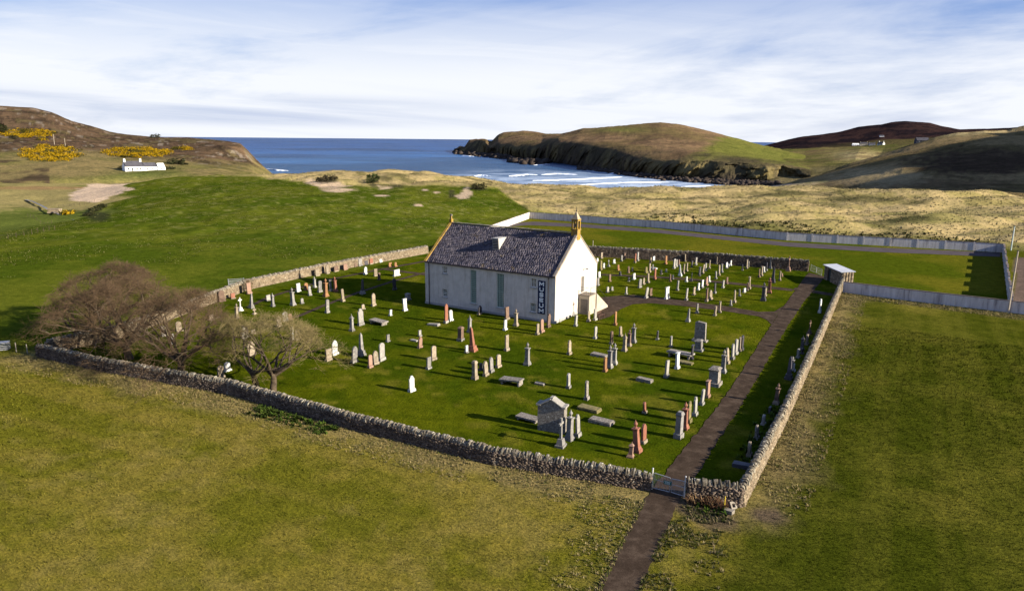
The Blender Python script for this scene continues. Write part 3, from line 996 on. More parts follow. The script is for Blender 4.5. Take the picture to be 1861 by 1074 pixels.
surf([(925, 320), (960, 317.5), (978, 318)], 5, 1)
surf([(984, 317.5), (1010, 316), (1050, 317.5)], 5, 2)
surf([(968, 328), (1040, 326.5), (1100, 323), (1132, 321.5)], 4, 3)
surf([(1040, 337), (1100, 333.5), (1160, 331.5), (1218, 331)], 4, 4)
surf([(862, 320), (875, 318.5), (892, 320)], 4, 5)
surf([(1105, 316), (1118, 314.5), (1135, 315)], 4, 6)
surf([(1238, 339), (1270, 338), (1292, 337.5)], 3, 7)
surf([(838, 283), (850, 284), (862, 284.5)], 7, 8)
surf([(1168, 320.5), (1180, 320.5), (1192, 322)], 3, 9)
surf([(900, 286.5), (920, 287.3), (935, 288.8)], 4, 10)
surf([(970, 300), (985, 299.5), (1000, 298)], 3, 11)
surf([(480, 306.5), (500, 309), (525, 310.5)], 5, 12)
surf([(1190, 340), (1210, 339.5), (1228, 339)], 3, 13)

# rocks at the foot of the cliffs
MAT_ROCK = plain_mat('shore_rock', (0.065, 0.050, 0.040), (0.024, 0.019, 0.017), 0.4, 0.95, 0.8, island=0.35)


def rock_bank(name, pts, count, size, label):
    C, S, R = [], [], []
    pts = np.array(pts, float)
    for k in range(count):
        t = RNG.random()
        u = pts[0, 0] + (pts[-1, 0] - pts[0, 0]) * t
        v = np.interp(u, pts[:, 0], pts[:, 1]) + RNG.normal(0, 1.2)
        p = px(u, v, -9.9)
        s = size * RNG.uniform(0.4, 1.5)
        C.append((p[0], p[1], -10 + s * 0.25)); S.append((s * RNG.uniform(.7, 1.5), s * RNG.uniform(.7, 1.5), s * RNG.uniform(.5, 1.1)))
        e = Matrix.Rotation(RNG.uniform(0, 6.28), 3, 'Z') @ Matrix.Rotation(RNG.normal(0, .4), 3, 'X') @ Matrix.Rotation(RNG.normal(0, .4), 3, 'Y')
        R.append(np.array(e))
    V, F = boxes_np(np.array(C), np.array(S), np.array(R))
    o = np_mesh(name, V, F, MAT_ROCK)
    o['kind'] = 'stuff'; o['label'] = label
    return o


rock_bank('shore_rocks', [(1050, 305), (1100, 312), (1150, 319), (1200, 324.5), (1250, 329), (1300, 332.5), (1360, 335), (1420, 335)], 900, 1.25, 'dark tumbled rocks along the foot of the headland cliffs')
rock_bank('shore_rocks', [(925, 292), (945, 296), (965, 297), (998, 295.5)], 190, 2.6, 'dark rock outcrop jutting into the bay below the headland')
rock_bank('shore_rocks', [(824, 278), (850, 281), (890, 285), (930, 289)], 200, 2.8, 'low black rocks around the tip of the headland')

# stream
MAT_STREAM, _n_, _l_, _b_ = new_mat('stream_water')
_b_.inputs['Base Color'].default_value = (0.02, 0.045, 0.09, 1)
_b_.inputs['Roughness'].default_value = 0.12
bump_node(_n_, _l_, noise_node(_n_, _l_, _n_.new('ShaderNodeTexCoord').outputs['Object'], 1.2, 4), 0.2, 0.1, _b_)


def ribbon(name, left, right, mat, lift, wob=0.0, seed=0, step=0.6, zfn=None, kind='structure', colfn=None):
    """A sheet between two edge polylines, following the ground."""
    L, R = np.array(left, float), np.array(right, float)
    def res(P, n):
        d = np.r_[0, np.cumsum(np.linalg.norm(np.diff(P, axis=0), axis=1))]
        s = np.linspace(0, d[-1], n)
        return np.c_[np.interp(s, d, P[:, 0]), np.interp(s, d, P[:, 1])]
    n = max(6, int(np.linalg.norm(np.diff(L, axis=0), axis=1).sum() / step))
    L, R = res(L, n), res(R, n)
    m = 7
    G = L[:, None] + (R - L)[:, None] * np.linspace(0, 1, m)[None, :, None]
    if wob:
        k = np.arange(n) * step * 2.2
        off0 = (fbm(k / 1.3, k * 0 + 2.0, seed, 4) - .5) * wob * 2
        off1 = (fbm(k / 1.3, k * 0 + 9.0, seed + 1, 4) - .5) * wob * 2
        dr = (R - L) / (np.linalg.norm(R - L, axis=1, keepdims=True) + 1e-9)
        G[:, 0] += dr * off0[:, None]; G[:, -1] += dr * off1[:, None]
    x, y = G[..., 0], G[..., 1]
    z = (height(x.ravel(), y.ravel()).reshape(x.shape) if zfn is None else np.full(x.shape, zfn)) + lift
    V = np.stack([x, y, z], -1).reshape(-1, 3)
    i, j = np.meshgrid(np.arange(n - 1), np.arange(m - 1), indexing='ij')
    F = np.stack([i * m + j, i * m + j + 1, (i + 1) * m + j + 1, (i + 1) * m + j], -1).reshape(-1, 4)
    o = np_mesh(name, V, F, mat, None if colfn is None else colfn(x, y).reshape(-1, 3))
    o['kind'] = kind
    return o


def PX(pts, z=0.0):
    return [tuple(px(u, v, z)[:2]) for u, v in pts]


_st = [(40, 362), (58, 366), (75, 374), (92, 383), (108, 390), (122, 397), (140, 401), (154, 404), (166, 402)]
ribbon('stream', PX([(u - 1.0, v + 1.0) for u, v in _st], -3.7), PX([(u + 1.0, v - .7) for u, v in _st], -3.7), MAT_STREAM, 0.0, wob=.5, seed=77, zfn=-3.6)
# ================================================================== PATHS
MAT_PATH, _n_, _l_, _b_ = new_mat('tarmac_path')
_tc = _n_.new('ShaderNodeTexCoord')
_f = noise_node(_n_, _l_, _tc.outputs['Object'], 0.9, 7, 0.7, 0.3)
_g = noise_node(_n_, _l_, _tc.outputs['Object'], 14.0, 4, 0.7)
_c = ramp_node(_n_, _l_, _f, [(0.3, (0.026, 0.017, 0.011)), (0.5, (0.046, 0.031, 0.021)), (0.72, (0.088, 0.062, 0.043))])
_c = mix_node(_n_, _l_, 0.8, _c, ramp_node(_n_, _l_, _g, [(0.3, (0.6, 0.6, 0.6)), (0.7, (1.35, 1.35, 1.35))]), 'MULTIPLY')
_l_.new(_c, _b_.inputs['Base Color'])
_b_.inputs['Roughness'].default_value = 1.0
_b_.inputs['Specular IOR Level'].default_value = 0.05
bump_node(_n_, _l_, _g, 0.5, 0.02, _b_)

L_EDGE = [(1075, 1095), (1092, 1060), (1130, 985), (1168, 915), (1188, 886), (1207, 862), (1250, 807), (1296, 750), (1345, 680), (1388, 612), (1422, 560), (1446, 527), (1462, 505), (1470, 496)]
R_EDGE = [(1150, 1095), (1168, 1060), (1202, 985), (1232, 915), (1247, 890), (1264, 866), (1306, 800), (1348, 735), (1392, 660), (1432, 592), (1464, 545), (1482, 524), (1494, 510), (1500, 503)]
ribbon('path', PX(L_EDGE), PX(R_EDGE), MAT_PATH, 0.030, wob=0.16, seed=3, step=0.22)
ribbon('path', PX([(1402, 590), (1393, 581), (1378, 575), (1320, 566), (1240, 556), (1180, 551), (1150, 553), (1128, 562), (1108, 576), (1088, 582)]),
       PX([(1424, 556), (1408, 566), (1380, 567), (1320, 557), (1240, 546), (1180, 539), (1150, 536), (1120, 538), (1090, 541), (1068, 546)]), MAT_PATH, 0.026, wob=0.12, seed=5, step=0.25)
ribbon('path', PX([(1084, 500.5), (1180, 504.5), (1260, 510), (1340, 518), (1440, 529.5)]), PX([(1084, 497.5), (1180, 501.3), (1260, 506.5), (1340, 514), (1440, 525)]), MAT_PATH, 0.022, wob=0.12, seed=7)
ribbon('path', PX([(540, 578), (590, 557), (650, 534), (720, 511), (774, 497)]), PX([(528, 578), (582, 556), (645, 532), (718, 508.5), (774, 494)]), MAT_PATH, 0.022, wob=0.12, seed=9)
ribbon('path', PX([(452, 560), (492, 541), (540, 526), (600, 509), (690, 491.5), (774, 476)]), PX([(446, 558), (486, 539), (536, 524), (598, 507), (688, 489), (774, 473.5)]), MAT_PATH, 0.020, wob=0.12, seed=11)
ribbon('path', PX([(686, 489), (730, 495), (774, 501)]), PX([(696, 487.5), (735, 492.5), (774, 497.5)]), MAT_PATH, 0.018, wob=0.1, seed=13)
ribbon('path', PX([(1440, 527), (1480, 533), (1512, 538)]), PX([(1445, 523), (1482, 528), (1514, 533.5)]), MAT_PATH, 0.018, wob=0.1, seed=14)
MAT_GREYPATH = plain_mat('grey_tarmac', (0.082, 0.066, 0.066), (0.052, 0.042, 0.044), 0.5, 0.9, 0.2)
ribbon('path', PX([(895, 418), (930, 411.5), (962, 409.5), (1060, 413.5), (1200, 424), (1430, 448), (1600, 458.5), (1818, 467)]),
       PX([(935, 407), (950, 404.2), (972, 403.2), (1060, 407.5), (1200, 418), (1430, 440.5), (1600, 450.5), (1818, 459.5)]), MAT_GREYPATH, 0.024, wob=0.15, seed=15, step=1.0)

# ================================================================== THE CHURCH MUSEUM
CH_A = px(1008, 588.5)
CH_YAW = math.radians(148.3)
AX = np.array([math.cos(CH_YAW), math.sin(CH_YAW), 0])        # along the long wall, away from the near gable
PR = np.array([math.sin(CH_YAW), -math.cos(CH_YAW), 0])       # along the gable
CH_L, CH_W, EAVE, RIDGE = 19.95, 11.6, 5.8, 10.35

MAT_HARL, _n_, _l_, _b_ = new_mat('white_harling')
_tc = _n_.new('ShaderNodeTexCoord')
_f = noise_node(_n_, _l_, _tc.outputs['Object'], 0.8, 6, 0.65, 0.4)
_mp = _n_.new('ShaderNodeMapping'); _mp.inputs['Scale'].default_value = (2.5, 2.5, 0.25)
_l_.new(_tc.outputs['Object'], _mp.inputs[0])
_s = noise_node(_n_, _l_, _mp.outputs[0], 1.0, 5, 0.7, 0.3)
_c = ramp_node(_n_, _l_, _f, [(0.3, (0.44, 0.39, 0.345)), (0.6, (0.545, 0.49, 0.435))])
_c = mix_node(_n_, _l_, 0.8, _c, ramp_node(_n_, _l_, _s, [(0.28, (0.68, 0.63, 0.56)), (0.52, (1, 1, 1))]), 'MULTIPLY')
_l_.new(_c, _b_.inputs['Base Color'])
_b_.inputs['Roughness'].default_value = 0.95
bump_node(_n_, _l_, noise_node(_n_, _l_, _tc.outputs['Object'], 9, 5, 0.75), 0.5, 0.04, _b_)

MAT_SLATE = plain_mat('blue_grey_slate', (0.098, 0.088, 0.104), (0.046, 0.041, 0.052), 2.2, 0.85, 0.15, island=0.15, lichen=(0.20, 0.175, 0.15), lichen_amt=0.64)
_sn, _sl2 = MAT_SLATE.node_tree.nodes, MAT_SLATE.node_tree.links
_sb = _sn['Principled BSDF']
_src = _sb.inputs['Base Color'].links[0].from_socket
_stc = _sn.new('ShaderNodeTexCoord')
_big = noise_node(_sn, _sl2, _stc.outputs['Object'], 0.38, 6, 0.65, 0.5)
_lich = ramp_node(_sn, _sl2, noise_node(_sn, _sl2, _stc.outputs['Object'], 0.9, 7, 0.7, 0.4), [(0.62, (0, 0, 0)), (0.70, (1, 1, 1))])
_mul = mix_node(_sn, _sl2, 0.9, _src, ramp_node(_sn, _sl2, _big, [(0.32, (0.70, 0.70, 0.78)), (0.52, (1, 1, 1)), (0.70, (1.45, 1.38, 1.25))]), 'MULTIPLY')
_sl2.new(mix_node(_sn, _sl2, _lich, _mul, (0.165, 0.115, 0.050)), _sb.inputs['Base Color'])
MAT_OCHRE = plain_mat('ochre_lichened_stone', (0.27, 0.175, 0.055), (0.15, 0.105, 0.055), 2.0, 0.9, 0.4, lichen=(0.32, 0.19, 0.03), lichen_amt=0.5)
MAT_SKEW = plain_mat('skew_stone', (0.26, 0.225, 0.19), (0.13, 0.115, 0.10), 2.0, 0.9, 0.4, lichen=(0.30, 0.18, 0.05), lichen_amt=0.60)
MAT_GREYSTONE = plain_mat('grey_margin_stone', (0.42, 0.40, 0.37), (0.26, 0.25, 0.24), 3.0, 0.9, 0.3)
MAT_IRON = plain_mat('dark_iron', (0.030, 0.024, 0.026), None, 4, 0.6, 0.0)
MAT_WHITEPAINT = plain_mat('white_paint', (0.70, 0.69, 0.64), (0.58, 0.56, 0.50), 5, 0.5, 0.0)
MAT_GREENPAINT = plain_mat('pale_green_paint', (0.42, 0.50, 0.43), (0.33, 0.41, 0.35), 5, 0.5, 0.0)
MAT_NAVY = plain_mat('navy_board', (0.010, 0.018, 0.060), (0.008, 0.014, 0.046), 1.0, 0.45, 0.0)
MAT_LETTER = plain_mat('white_lettering', (0.78, 0.78, 0.76), (0.70, 0.70, 0.70), 2.0, 0.5, 0.0)
MAT_DARKDOOR = plain_mat('grey_brown_door', (0.15, 0.13, 0.11), (0.09, 0.08, 0.07), 2.0, 0.7, 0.2)
MAT_CONC, _n_, _l_, _b_ = new_mat('streaked_concrete')
_tc = _n_.new('ShaderNodeTexCoord'); _oi = _n_.new('ShaderNodeObjectInfo')
_mp = _n_.new('ShaderNodeMapping'); _mp.inputs['Scale'].default_value = (1.6, 1.6, 0.22)
_l_.new(_tc.outputs['Object'], _mp.inputs[0])
_w = _n_.new('ShaderNodeMath'); _w.operation = 'MULTIPLY'; _w.inputs[1].default_value = 50
_l_.new(_oi.outputs['Random'], _w.inputs[0])
_f = noise_node(_n_, _l_, _mp.outputs[0], 1.1, 6, 0.65, 0.3, w=_w.outputs[0])
_c = ramp_node(_n_, _l_, _f, [(0.30, (0.17, 0.15, 0.155)), (0.45, (0.40, 0.37, 0.355)), (0.7, (0.55, 0.52, 0.50))])
_l_.new(_c, _b_.inputs['Base Color'])
_b_.inputs['Roughness'].default_value = 0.9


def glass_mat(name, c, rough=0.12):
    m, n, l, b = new_mat(name)
    b.inputs['Base Color'].default_value = (*c, 1)
    b.inputs['Roughness'].default_value = rough
    b.inputs['Specular IOR Level'].default_value = 0.6
    return m


MAT_GLASS = glass_mat('dark_window_glass', (0.035, 0.045, 0.048))
MAT_GLASSG = glass_mat('greenish_window_glass', (0.060, 0.095, 0.085))
MAT_GLASSB = glass_mat('brown_blind_glass', (0.16, 0.11, 0.07))

church = thing('church_museum', 'white harled church museum with slate roof and yellow stone belfry among the graves', 'museum', CH_A, CH_YAW)
# local axes: x along the long wall, y outwards from the front wall (towards the field), so the building lies in -y; the near gable is x = 0


def wall_grid(x0, x1, z0, z1, holes, yf, depth, axis):
    """A wall face with real openings and reveals. axis 'x': face at y = yf; axis 'y': face at x = yf."""
    xs = sorted({x0, x1, *[h[0] for h in holes], *[h[1] for h in holes]})
    zs = sorted({z0, z1, *[h[2] for h in holes], *[h[3] for h in holes]})
    mb = MB()
    P = (lambda a, d, z: (a, yf - d, z)) if axis == 'x' else (lambda a, d, z: (yf + d, -a, z))
    for a, b in zip(xs[:-1], xs[1:]):
        for c, d in zip(zs[:-1], zs[1:]):
            if any(h[0] <= a + 1e-6 and h[1] >= b - 1e-6 and h[2] <= c + 1e-6 and h[3] >= d - 1e-6 for h in holes):
                continue
            mb.add([P(a, 0, c), P(b, 0, c), P(b, 0, d), P(a, 0, d)], [(0, 1, 2, 3)])
    for h in holes:
        a, b, c, d = h
        q = [P(a, 0, c), P(b, 0, c), P(b, 0, d), P(a, 0, d), P(a, depth, c), P(b, depth, c), P(b, depth, d), P(a, depth, d)]
        mb.add(q, [(0, 1, 5, 4), (1, 2, 6, 5), (2, 3, 7, 6), (3, 0, 4, 7)])
    return mb


WIN = [(16.25, 17.02, 4.45, 5.42, 3, 4, 'b'), (16.28, 17.05, 1.28, 2.33, 3, 4, 'd'), (11.58, 12.50, 1.02, 5.36, 4, 17, 'g'), (7.36, 8.42, 0.98, 5.34, 4, 17, 'g'),
       (2.70, 3.46, 4.20, 5.28, 3, 4, 'b'), (2.72, 3.48, 1.08, 2.16, 3, 4, 'd')]
walls = wall_grid(0, CH_L, 0, EAVE, [w[:4] for w in WIN], 0.0, 0.22, 'x')
GD = (6.95, 7.95, 2.62, 4.72)
g = wall_grid(0, CH_W, 0, EAVE, [GD], 0.0, 0.18, 'y')
walls.add(g.v, g.f)
walls.add([(0, 0, EAVE), (0, -CH_W, EAVE), (0, -CH_W / 2, RIDGE)], [(0, 1, 2)])
walls.add([(CH_L, 0, 0), (CH_L, -CH_W, 0), (CH_L, -CH_W, EAVE), (CH_L, -CH_W / 2, RIDGE), (CH_L, 0, EAVE)], [(0, 1, 2, 3, 4)])
walls.add([(0, -CH_W, 0), (CH_L, -CH_W, 0), (CH_L, -CH_W, EAVE), (0, -CH_W, EAVE)], [(0, 1, 2, 3)])
walls.build('wall', MAT_HARL, church)
MB().box((CH_L / 2, 0.03, 0.14), (CH_L + 0.12, 0.05, 0.28)).box((-0.03, -CH_W / 2, 0.14), (0.05, CH_W + 0.1, 0.28)).build('plinth_course', plain_mat('grey_base_course', (0.33, 0.31, 0.29), (0.22, 0.21, 0.20), 1.5, 0.95, 0.3), church)

# windows: frame > glazing bars, pane, sill
for (a, b, c, d, nx, nz_, kind) in WIN:
    fm = MAT_GREENPAINT if kind == 'g' else MAT_WHITEPAINT
    yb, t = -0.17, 0.07
    fr = MB()
    fr.box(((a + t / 2), yb, (c + d) / 2), (t, 0.09, d - c)).box(((b - t / 2), yb, (c + d) / 2), (t, 0.09, d - c))
    fr.box(((a + b) / 2, yb, c + t / 2), (b - a - 2 * t, 0.088, t)).box(((a + b) / 2, yb, d - t / 2), (b - a - 2 * t, 0.088, t))
    w = fr.build('window', fm, church)
    gb = MB()
    for i in range(1, nx):
        gb.box((a + t + (b - a - 2 * t) * i / nx, yb, (c + d) / 2), (0.035, 0.05, d - c - 2 * t))
    for i in range(1, nz_):
        gb.box(((a + b) / 2, yb + 0.003, c + t + (d - c - 2 * t) * i / nz_), (b - a - 2 * t, 0.05, 0.035 if i != nz_ // 2 else 0.06))
    gb.build('glazing_bars', fm, w)
    MB().box(((a + b) / 2, yb - 0.035, (c + d) / 2), (b - a - t, 0.012, d - c - t)).build('pane', {'b': MAT_GLASSB, 'd': MAT_GLASS, 'g': MAT_GLASSG}[kind], w)
    MB().box(((a + b) / 2, 0.0, c - 0.075), (b - a + 0.2, 0.24, 0.13)).build('sill', MAT_GREYSTONE, w)
# upper door in the gable
dr = MB().box((0.10, -(GD[0] + GD[1]) / 2, (GD[2] + GD[3]) / 2), (0.06, GD[1] - GD[0] - 0.1, GD[3] - GD[2] - 0.05)).build('door', MAT_DARKDOOR, church)
fr = MB()
for yy in (GD[0] + 0.03, GD[1] - 0.03):
    fr.box((0.09, -yy, (GD[2] + GD[3]) / 2), (0.10, 0.07, GD[3] - GD[2]))
fr.build('frame', MAT_WHITEPAINT, dr)
lamp = MB().tube((0.0, -7.55, 5.68), (-0.45, -7.55, 5.76), 0.03)
lamp.box((-0.5, -7.55, 5.72), (0.30, 0.22, 0.10))
lamp.build('wall_lamp', MAT_IRON, church)

# roof: slates laid course by course
sl_len = math.hypot(CH_W / 2, RIDGE - EAVE)
pitch = math.atan2(RIDGE - EAVE, CH_W / 2)
C, S, R = [], [], []
for side in (0, 1):
    rot = Matrix.Rotation(-pitch if side == 0 else pitch, 3, 'X')
    course = 0.30
    nrow = int((sl_len + 0.12) / course)
    for r_ in range(nrow):
        s = -0.10 + course * (r_ + 0.5)
        xpos = 0.30 + (0.15 if r_ % 2 else 0)
        while xpos < CH_L - 0.3:
            w = random.uniform(0.26, 0.40)
            yy = -s * math.cos(pitch)
            zz = EAVE + s * math.sin(pitch) + 0.10
            if side:
                yy = -CH_W + s * math.cos(pitch)
            tilt = Matrix.Rotation(random.gauss(0.05, 0.012) * (1 if side == 0 else -1), 3, 'X') @ Matrix.Rotation(random.gauss(0, 0.007), 3, 'Y')
            C.append((xpos + w / 2, yy, zz + random.uniform(-.008, .012)))
            S.append((w / 2 - 0.006, course * 0.62, 0.010))
            R.append(np.array(rot @ tilt))
            xpos += w
V, F = boxes_np(np.array(C), np.array(S), np.array(R))
rf = MB()
o_ = 0.03
rf.add([(0.28, 0.16, EAVE - 0.12), (CH_L - 0.28, 0.16, EAVE - 0.12), (CH_L - 0.28, -CH_W / 2, RIDGE + 0.03), (0.28, -CH_W / 2, RIDGE + 0.03),
        (0.28, -CH_W - 0.16, EAVE - 0.12), (CH_L - 0.28, -CH_W - 0.16, EAVE - 0.12)], [(0, 1, 2, 3), (3, 2, 5, 4)])
roof = rf.build('roof', MAT_SLATE, church)
sl = np_mesh('slates', V, F, MAT_SLATE, parent=roof); sl['kind'] = 'stuff'
rd = MB()
xx = 0.3
while xx < CH_L - 0.3:
    rd.box((xx + 0.29, -CH_W / 2, RIDGE + 0.13), (0.57, 0.34, 0.10), jit=0.012); xx += 0.58
rd.build('ridge_stones', MAT_SKEW, roof)['kind'] = 'stuff'
# raised gable skews, stone by stone
for xg, matk in ((0.0, MAT_SKEW), (CH_L, MAT_OCHRE)):
    for side in (0, 1):
        k = 0
        n_ = 8
        for i in range(n_):
            s0, s1 = (sl_len + 0.05) * i / n_ - (0.18 if i == 0 else 0), (sl_len + 0.05) * (i + 1) / n_ - 0.02
            sm = (s0 + s1) / 2
            yy = -sm * math.cos(pitch) if side == 0 else -CH_W + sm * math.cos(pitch)
            zz = EAVE + sm * math.sin(pitch) + 0.12
            b_ = MB().box((xg + (0.14 if xg == 0 else -0.14), yy, zz), (0.34, s1 - s0, 0.24), rot=Matrix.Rotation(-pitch if side == 0 else pitch, 4, 'X'), jit=0.01)
            b_.build('skew_stone', matk, church)
# gutters and downpipes
gt = MB().tube((0.15, 0.20, EAVE - 0.07), (CH_L - 0.1, 0.20, EAVE - 0.07), 0.07, n=8)
gt.build('gutter', MAT_IRON, church)
for xd in (19.2, 0.92):
    MB().tube((xd, 0.12, 0.05), (xd, 0.12, EAVE - 0.35), 0.055, n=8).tube((xd, 0.12, EAVE - 0.35), (xd, 0.20, EAVE - 0.1), 0.05, n=8).build('downpipe', MAT_IRON, church)
# triangular roof ventilator
s_ = 9.75
bx0 = (s_, -2.55, EAVE + 2.55 * math.tan(pitch) + 0.10)
bx1 = (s_, -2.35, bx0[2] + 1.50)
bx2 = (s_, -4.35, EAVE + 4.35 * math.tan(pitch) + 0.16)
dm = MB()
w_ = 0.95
tri0 = [bx0, bx1, bx2]; tri1 = [(p[0] + w_, p[1], p[2]) for p in tri0]
dm.add(tri0 + tri1, [(0, 1, 2), (5, 4, 3), (0, 3, 4, 1), (2, 1, 4, 5)])
dmo = dm.build('roof_dormer', plain_mat('pale_lead', (0.36, 0.34, 0.31), (0.26, 0.25, 0.235), 2, 0.7, 0.1), church)
lv = MB()
for i in range(6):
    zc = bx0[2] + 0.2 + i * 0.21
    lv.box((s_ + w_ / 2, bx0[1] + 0.06 + i * 0.026, zc), (w_ - 0.12, 0.07, 0.10), rot=Matrix.Rotation(0.5, 4, 'X'))
lv.build('louvres', MAT_IRON, dmo)

# belfry: birdcage of ochre stone on the near gable
bel = MB()
bx, by = 0.38, -CH_W / 2
bel.frustum((bx, by, RIDGE - 0.75), (0.88, 0.88), (0.84, 0.84), 1.25)
belf = bel.build('belfry', MAT_OCHRE, church)
MB().box((bx, by, RIDGE - 0.40), (0.97, 0.97, 0.11)).build('string_course', MAT_OCHRE, belf)
MB().box((bx, by, RIDGE + 0.56), (1.00, 1.00, 0.13)).build('string_course', MAT_OCHRE, belf)
z0 = RIDGE + 0.625
for sx in (-1, 1):
    for sy in (-1, 1):
        MB().box((bx + sx * 0.345, by + sy * 0.345, z0 + 0.51), (0.16, 0.16, 1.02), jit=0.007).build('pillar', MAT_OCHRE, belf)
MB().box((bx, by, z0 + 1.10), (0.88, 0.88, 0.16)).box((bx, by, z0 + 1.21), (1.02, 1.02, 0.08)).build('cornice', MAT_OCHRE, belf)
MB().frustum((bx, by, z0 + 1.25), (0.84, 0.84), (0.09, 0.09), 0.90).build('spirelet', plain_mat('pale_spire_stone', (0.36, 0.29, 0.20), (0.24, 0.19, 0.13), 3, 0.9, 0.3), belf)
MB().lathe([(0.03, 2.13), (0.06, 2.20), (0.09, 2.28), (0.05, 2.36), (0.025, 2.42), (0.02, 2.74), (0.005, 2.78)], 8, (bx, by, z0)).build('finial', MAT_IRON, belf)
MB().lathe([(0.23, 0.26), (0.20, 0.34), (0.15, 0.52), (0.11, 0.64), (0.03, 0.70), (0.03, 1.02)], 10, (bx, by, z0)).build('bell', plain_mat('bell_bronze', (0.06, 0.05, 0.035), None, 3, 0.4, 0, metal=0.7), belf)
# far gable finial stones
MB().box((CH_L - 0.14, -CH_W / 2, RIDGE + 0.38), (0.42, 0.42, 0.42)).frustum((CH_L - 0.14, -CH_W / 2, RIDGE + 0.59), (0.24, 0.24), (0.16, 0.16), 0.45).build('gable_finial', MAT_OCHRE, church)
MB().box((CH_L - 0.14, -CH_W / 2, RIDGE + 1.16), (0.30, 0.20, 0.24), jit=0.03).build('gable_finial', MAT_SKEW, church)

# museum sign board, letter below letter
sgn = MB().box((1.88, 0.035, 3.06), (1.02, 0.05, 4.16)).build('museum_sign', MAT_NAVY, church)
SG = {'M': [(-.9, -1, -.9, 1), (-.9, 1, 0, -.25), (0, -.25, .9, 1), (.9, 1, .9, -1)], 'U': [(-.8, 1, -.8, -.45), (-.8, -.45, -.45, -.95), (-.45, -.95, .45, -.95), (.45, -.95, .8, -.45), (.8, -.45, .8, 1)],
      'S': [(.75, .62, .4, .95), (.4, .95, -.4, .95), (-.4, .95, -.75, .55), (-.75, .55, -.4, .08), (-.4, .08, .4, -.08), (.4, -.08, .75, -.55), (.75, -.55, .4, -.95), (.4, -.95, -.4, -.95), (-.4, -.95, -.75, -.62)],
      'E': [(-.7, -1, -.7, 1), (-.7, .9, .75, .9), (-.7, 0, .6, 0), (-.7, -.9, .75, -.9)]}
for i, ch in enumerate('MUSEUM'):
    zc = 4.72 - i * 0.665
    lt = MB()
    for q, (xa, za, xb, zb) in enumerate(SG[ch]):
        # seen from the field the wall's local x runs right to left
        p0 = Vector((1.88 - xa * 0.30, 0.066, zc + za * 0.205)); p1 = Vector((1.88 - xb * 0.30, 0.066, zc + zb * 0.205))
        L_ = (p1 - p0).length + 0.09
        ang = math.atan2(p1.z - p0.z, p1.x - p0.x)
        m_ = Matrix.Translation((p0 + p1) / 2 + Vector((0, 0.0015 * q, 0))) @ Matrix.Rotation(-ang, 4, 'Y')
        lt.add([(-L_ / 2, -.006, -.066), (L_ / 2, -.006, -.066), (L_ / 2, .006, -.066), (-L_ / 2, .006, -.066), (-L_ / 2, -.006, .066), (L_ / 2, -.006, .066), (L_ / 2, .006, .066), (-L_ / 2, .006, .066)],
               [(3, 2, 1, 0), (4, 5, 6, 7), (0, 1, 5, 4), (1, 2, 6, 5), (2, 3, 7, 6), (3, 0, 4, 7)], m_)
    lt.build('letter', MAT_LETTER, sgn)

# forestair against the gable
MAT_CREAM = plain_mat('cream_render', (0.40, 0.35, 0.27), (0.28, 0.24, 0.19), 1.2, 0.95, 0.4)
st = MB()
t0, t1, out, zt = 6.30, 8.20, 1.55, 2.45
st.box((-out / 2 - 0.005, -(t0 + t1) / 2, zt / 2), (out, t1 - t0, zt))
nst = 13
for i in range(nst):
    h = zt * (nst - i) / (nst + 1)
    st.box((-out / 2 - 0.02, -(t1 + 0.27 * (i + 0.5)), h / 2), (out - 0.04, 0.27, h))
stair = st.build('forestair', MAT_CREAM, church)
MB().box((-out / 2 - 0.02, -(t0 + t1) / 2, zt + 0.05), (out + 0.14, t1 - t0 + 0.12, 0.10)).build('landing_slab', MAT_SKEW, stair)
MB().box((-0.85, -t0 + 0.02, 1.02), (1.0, 0.06, 1.95)).build('door', MAT_DARKDOOR, stair)
sp = MB()
sp.add([(-out - 0.02, -t1, 0), (-out - 0.02, -t1 - 3.55, 0), (-out - 0.02, -t1 - 3.55, 0.25), (-out - 0.02, -t1, zt + 0.05), (-out - 0.16, -t1, 0), (-out - 0.16, -t1 - 3.55, 0), (-out - 0.16, -t1 - 3.55, 0.25), (-out - 0.16, -t1, zt + 0.05)],
       [(0, 1, 2, 3), (7, 6, 5, 4), (3, 2, 6, 7), (0, 3, 7, 4), (1, 0, 4, 5), (2, 1, 5, 6)])
sp.build('parapet', MAT_CREAM, stair)
rl = MB()
zr = zt + 0.10
for k in range(9):
    yy = -(t0 + 0.1 + k * 0.25)
    rl.tube((-out - 0.02, yy, zr), (-out - 0.02, yy, zr + 0.95), 0.014, n=5)
for k in range(6):
    rl.tube((-0.15 - k * 0.3, -t0 - 0.06, zr), (-0.15 - k * 0.3, -t0 - 0.06, zr + 0.95), 0.014, n=5)
rl.tube((-out - 0.02, -t0 - 0.06, zr + 0.95), (-out - 0.02, -t1, zr + 0.95), 0.022, n=6).tube((-0.1, -t0 - 0.06, zr + 0.95), (-out - 0.02, -t0 - 0.06, zr + 0.95), 0.022, n=6)
rl.tube((-out - 0.08, -t1, zr + 0.95), (-out - 0.08, -t1 - 3.5, 1.2), 0.022, n=6)
rl.build('handrail', MAT_IRON, stair)
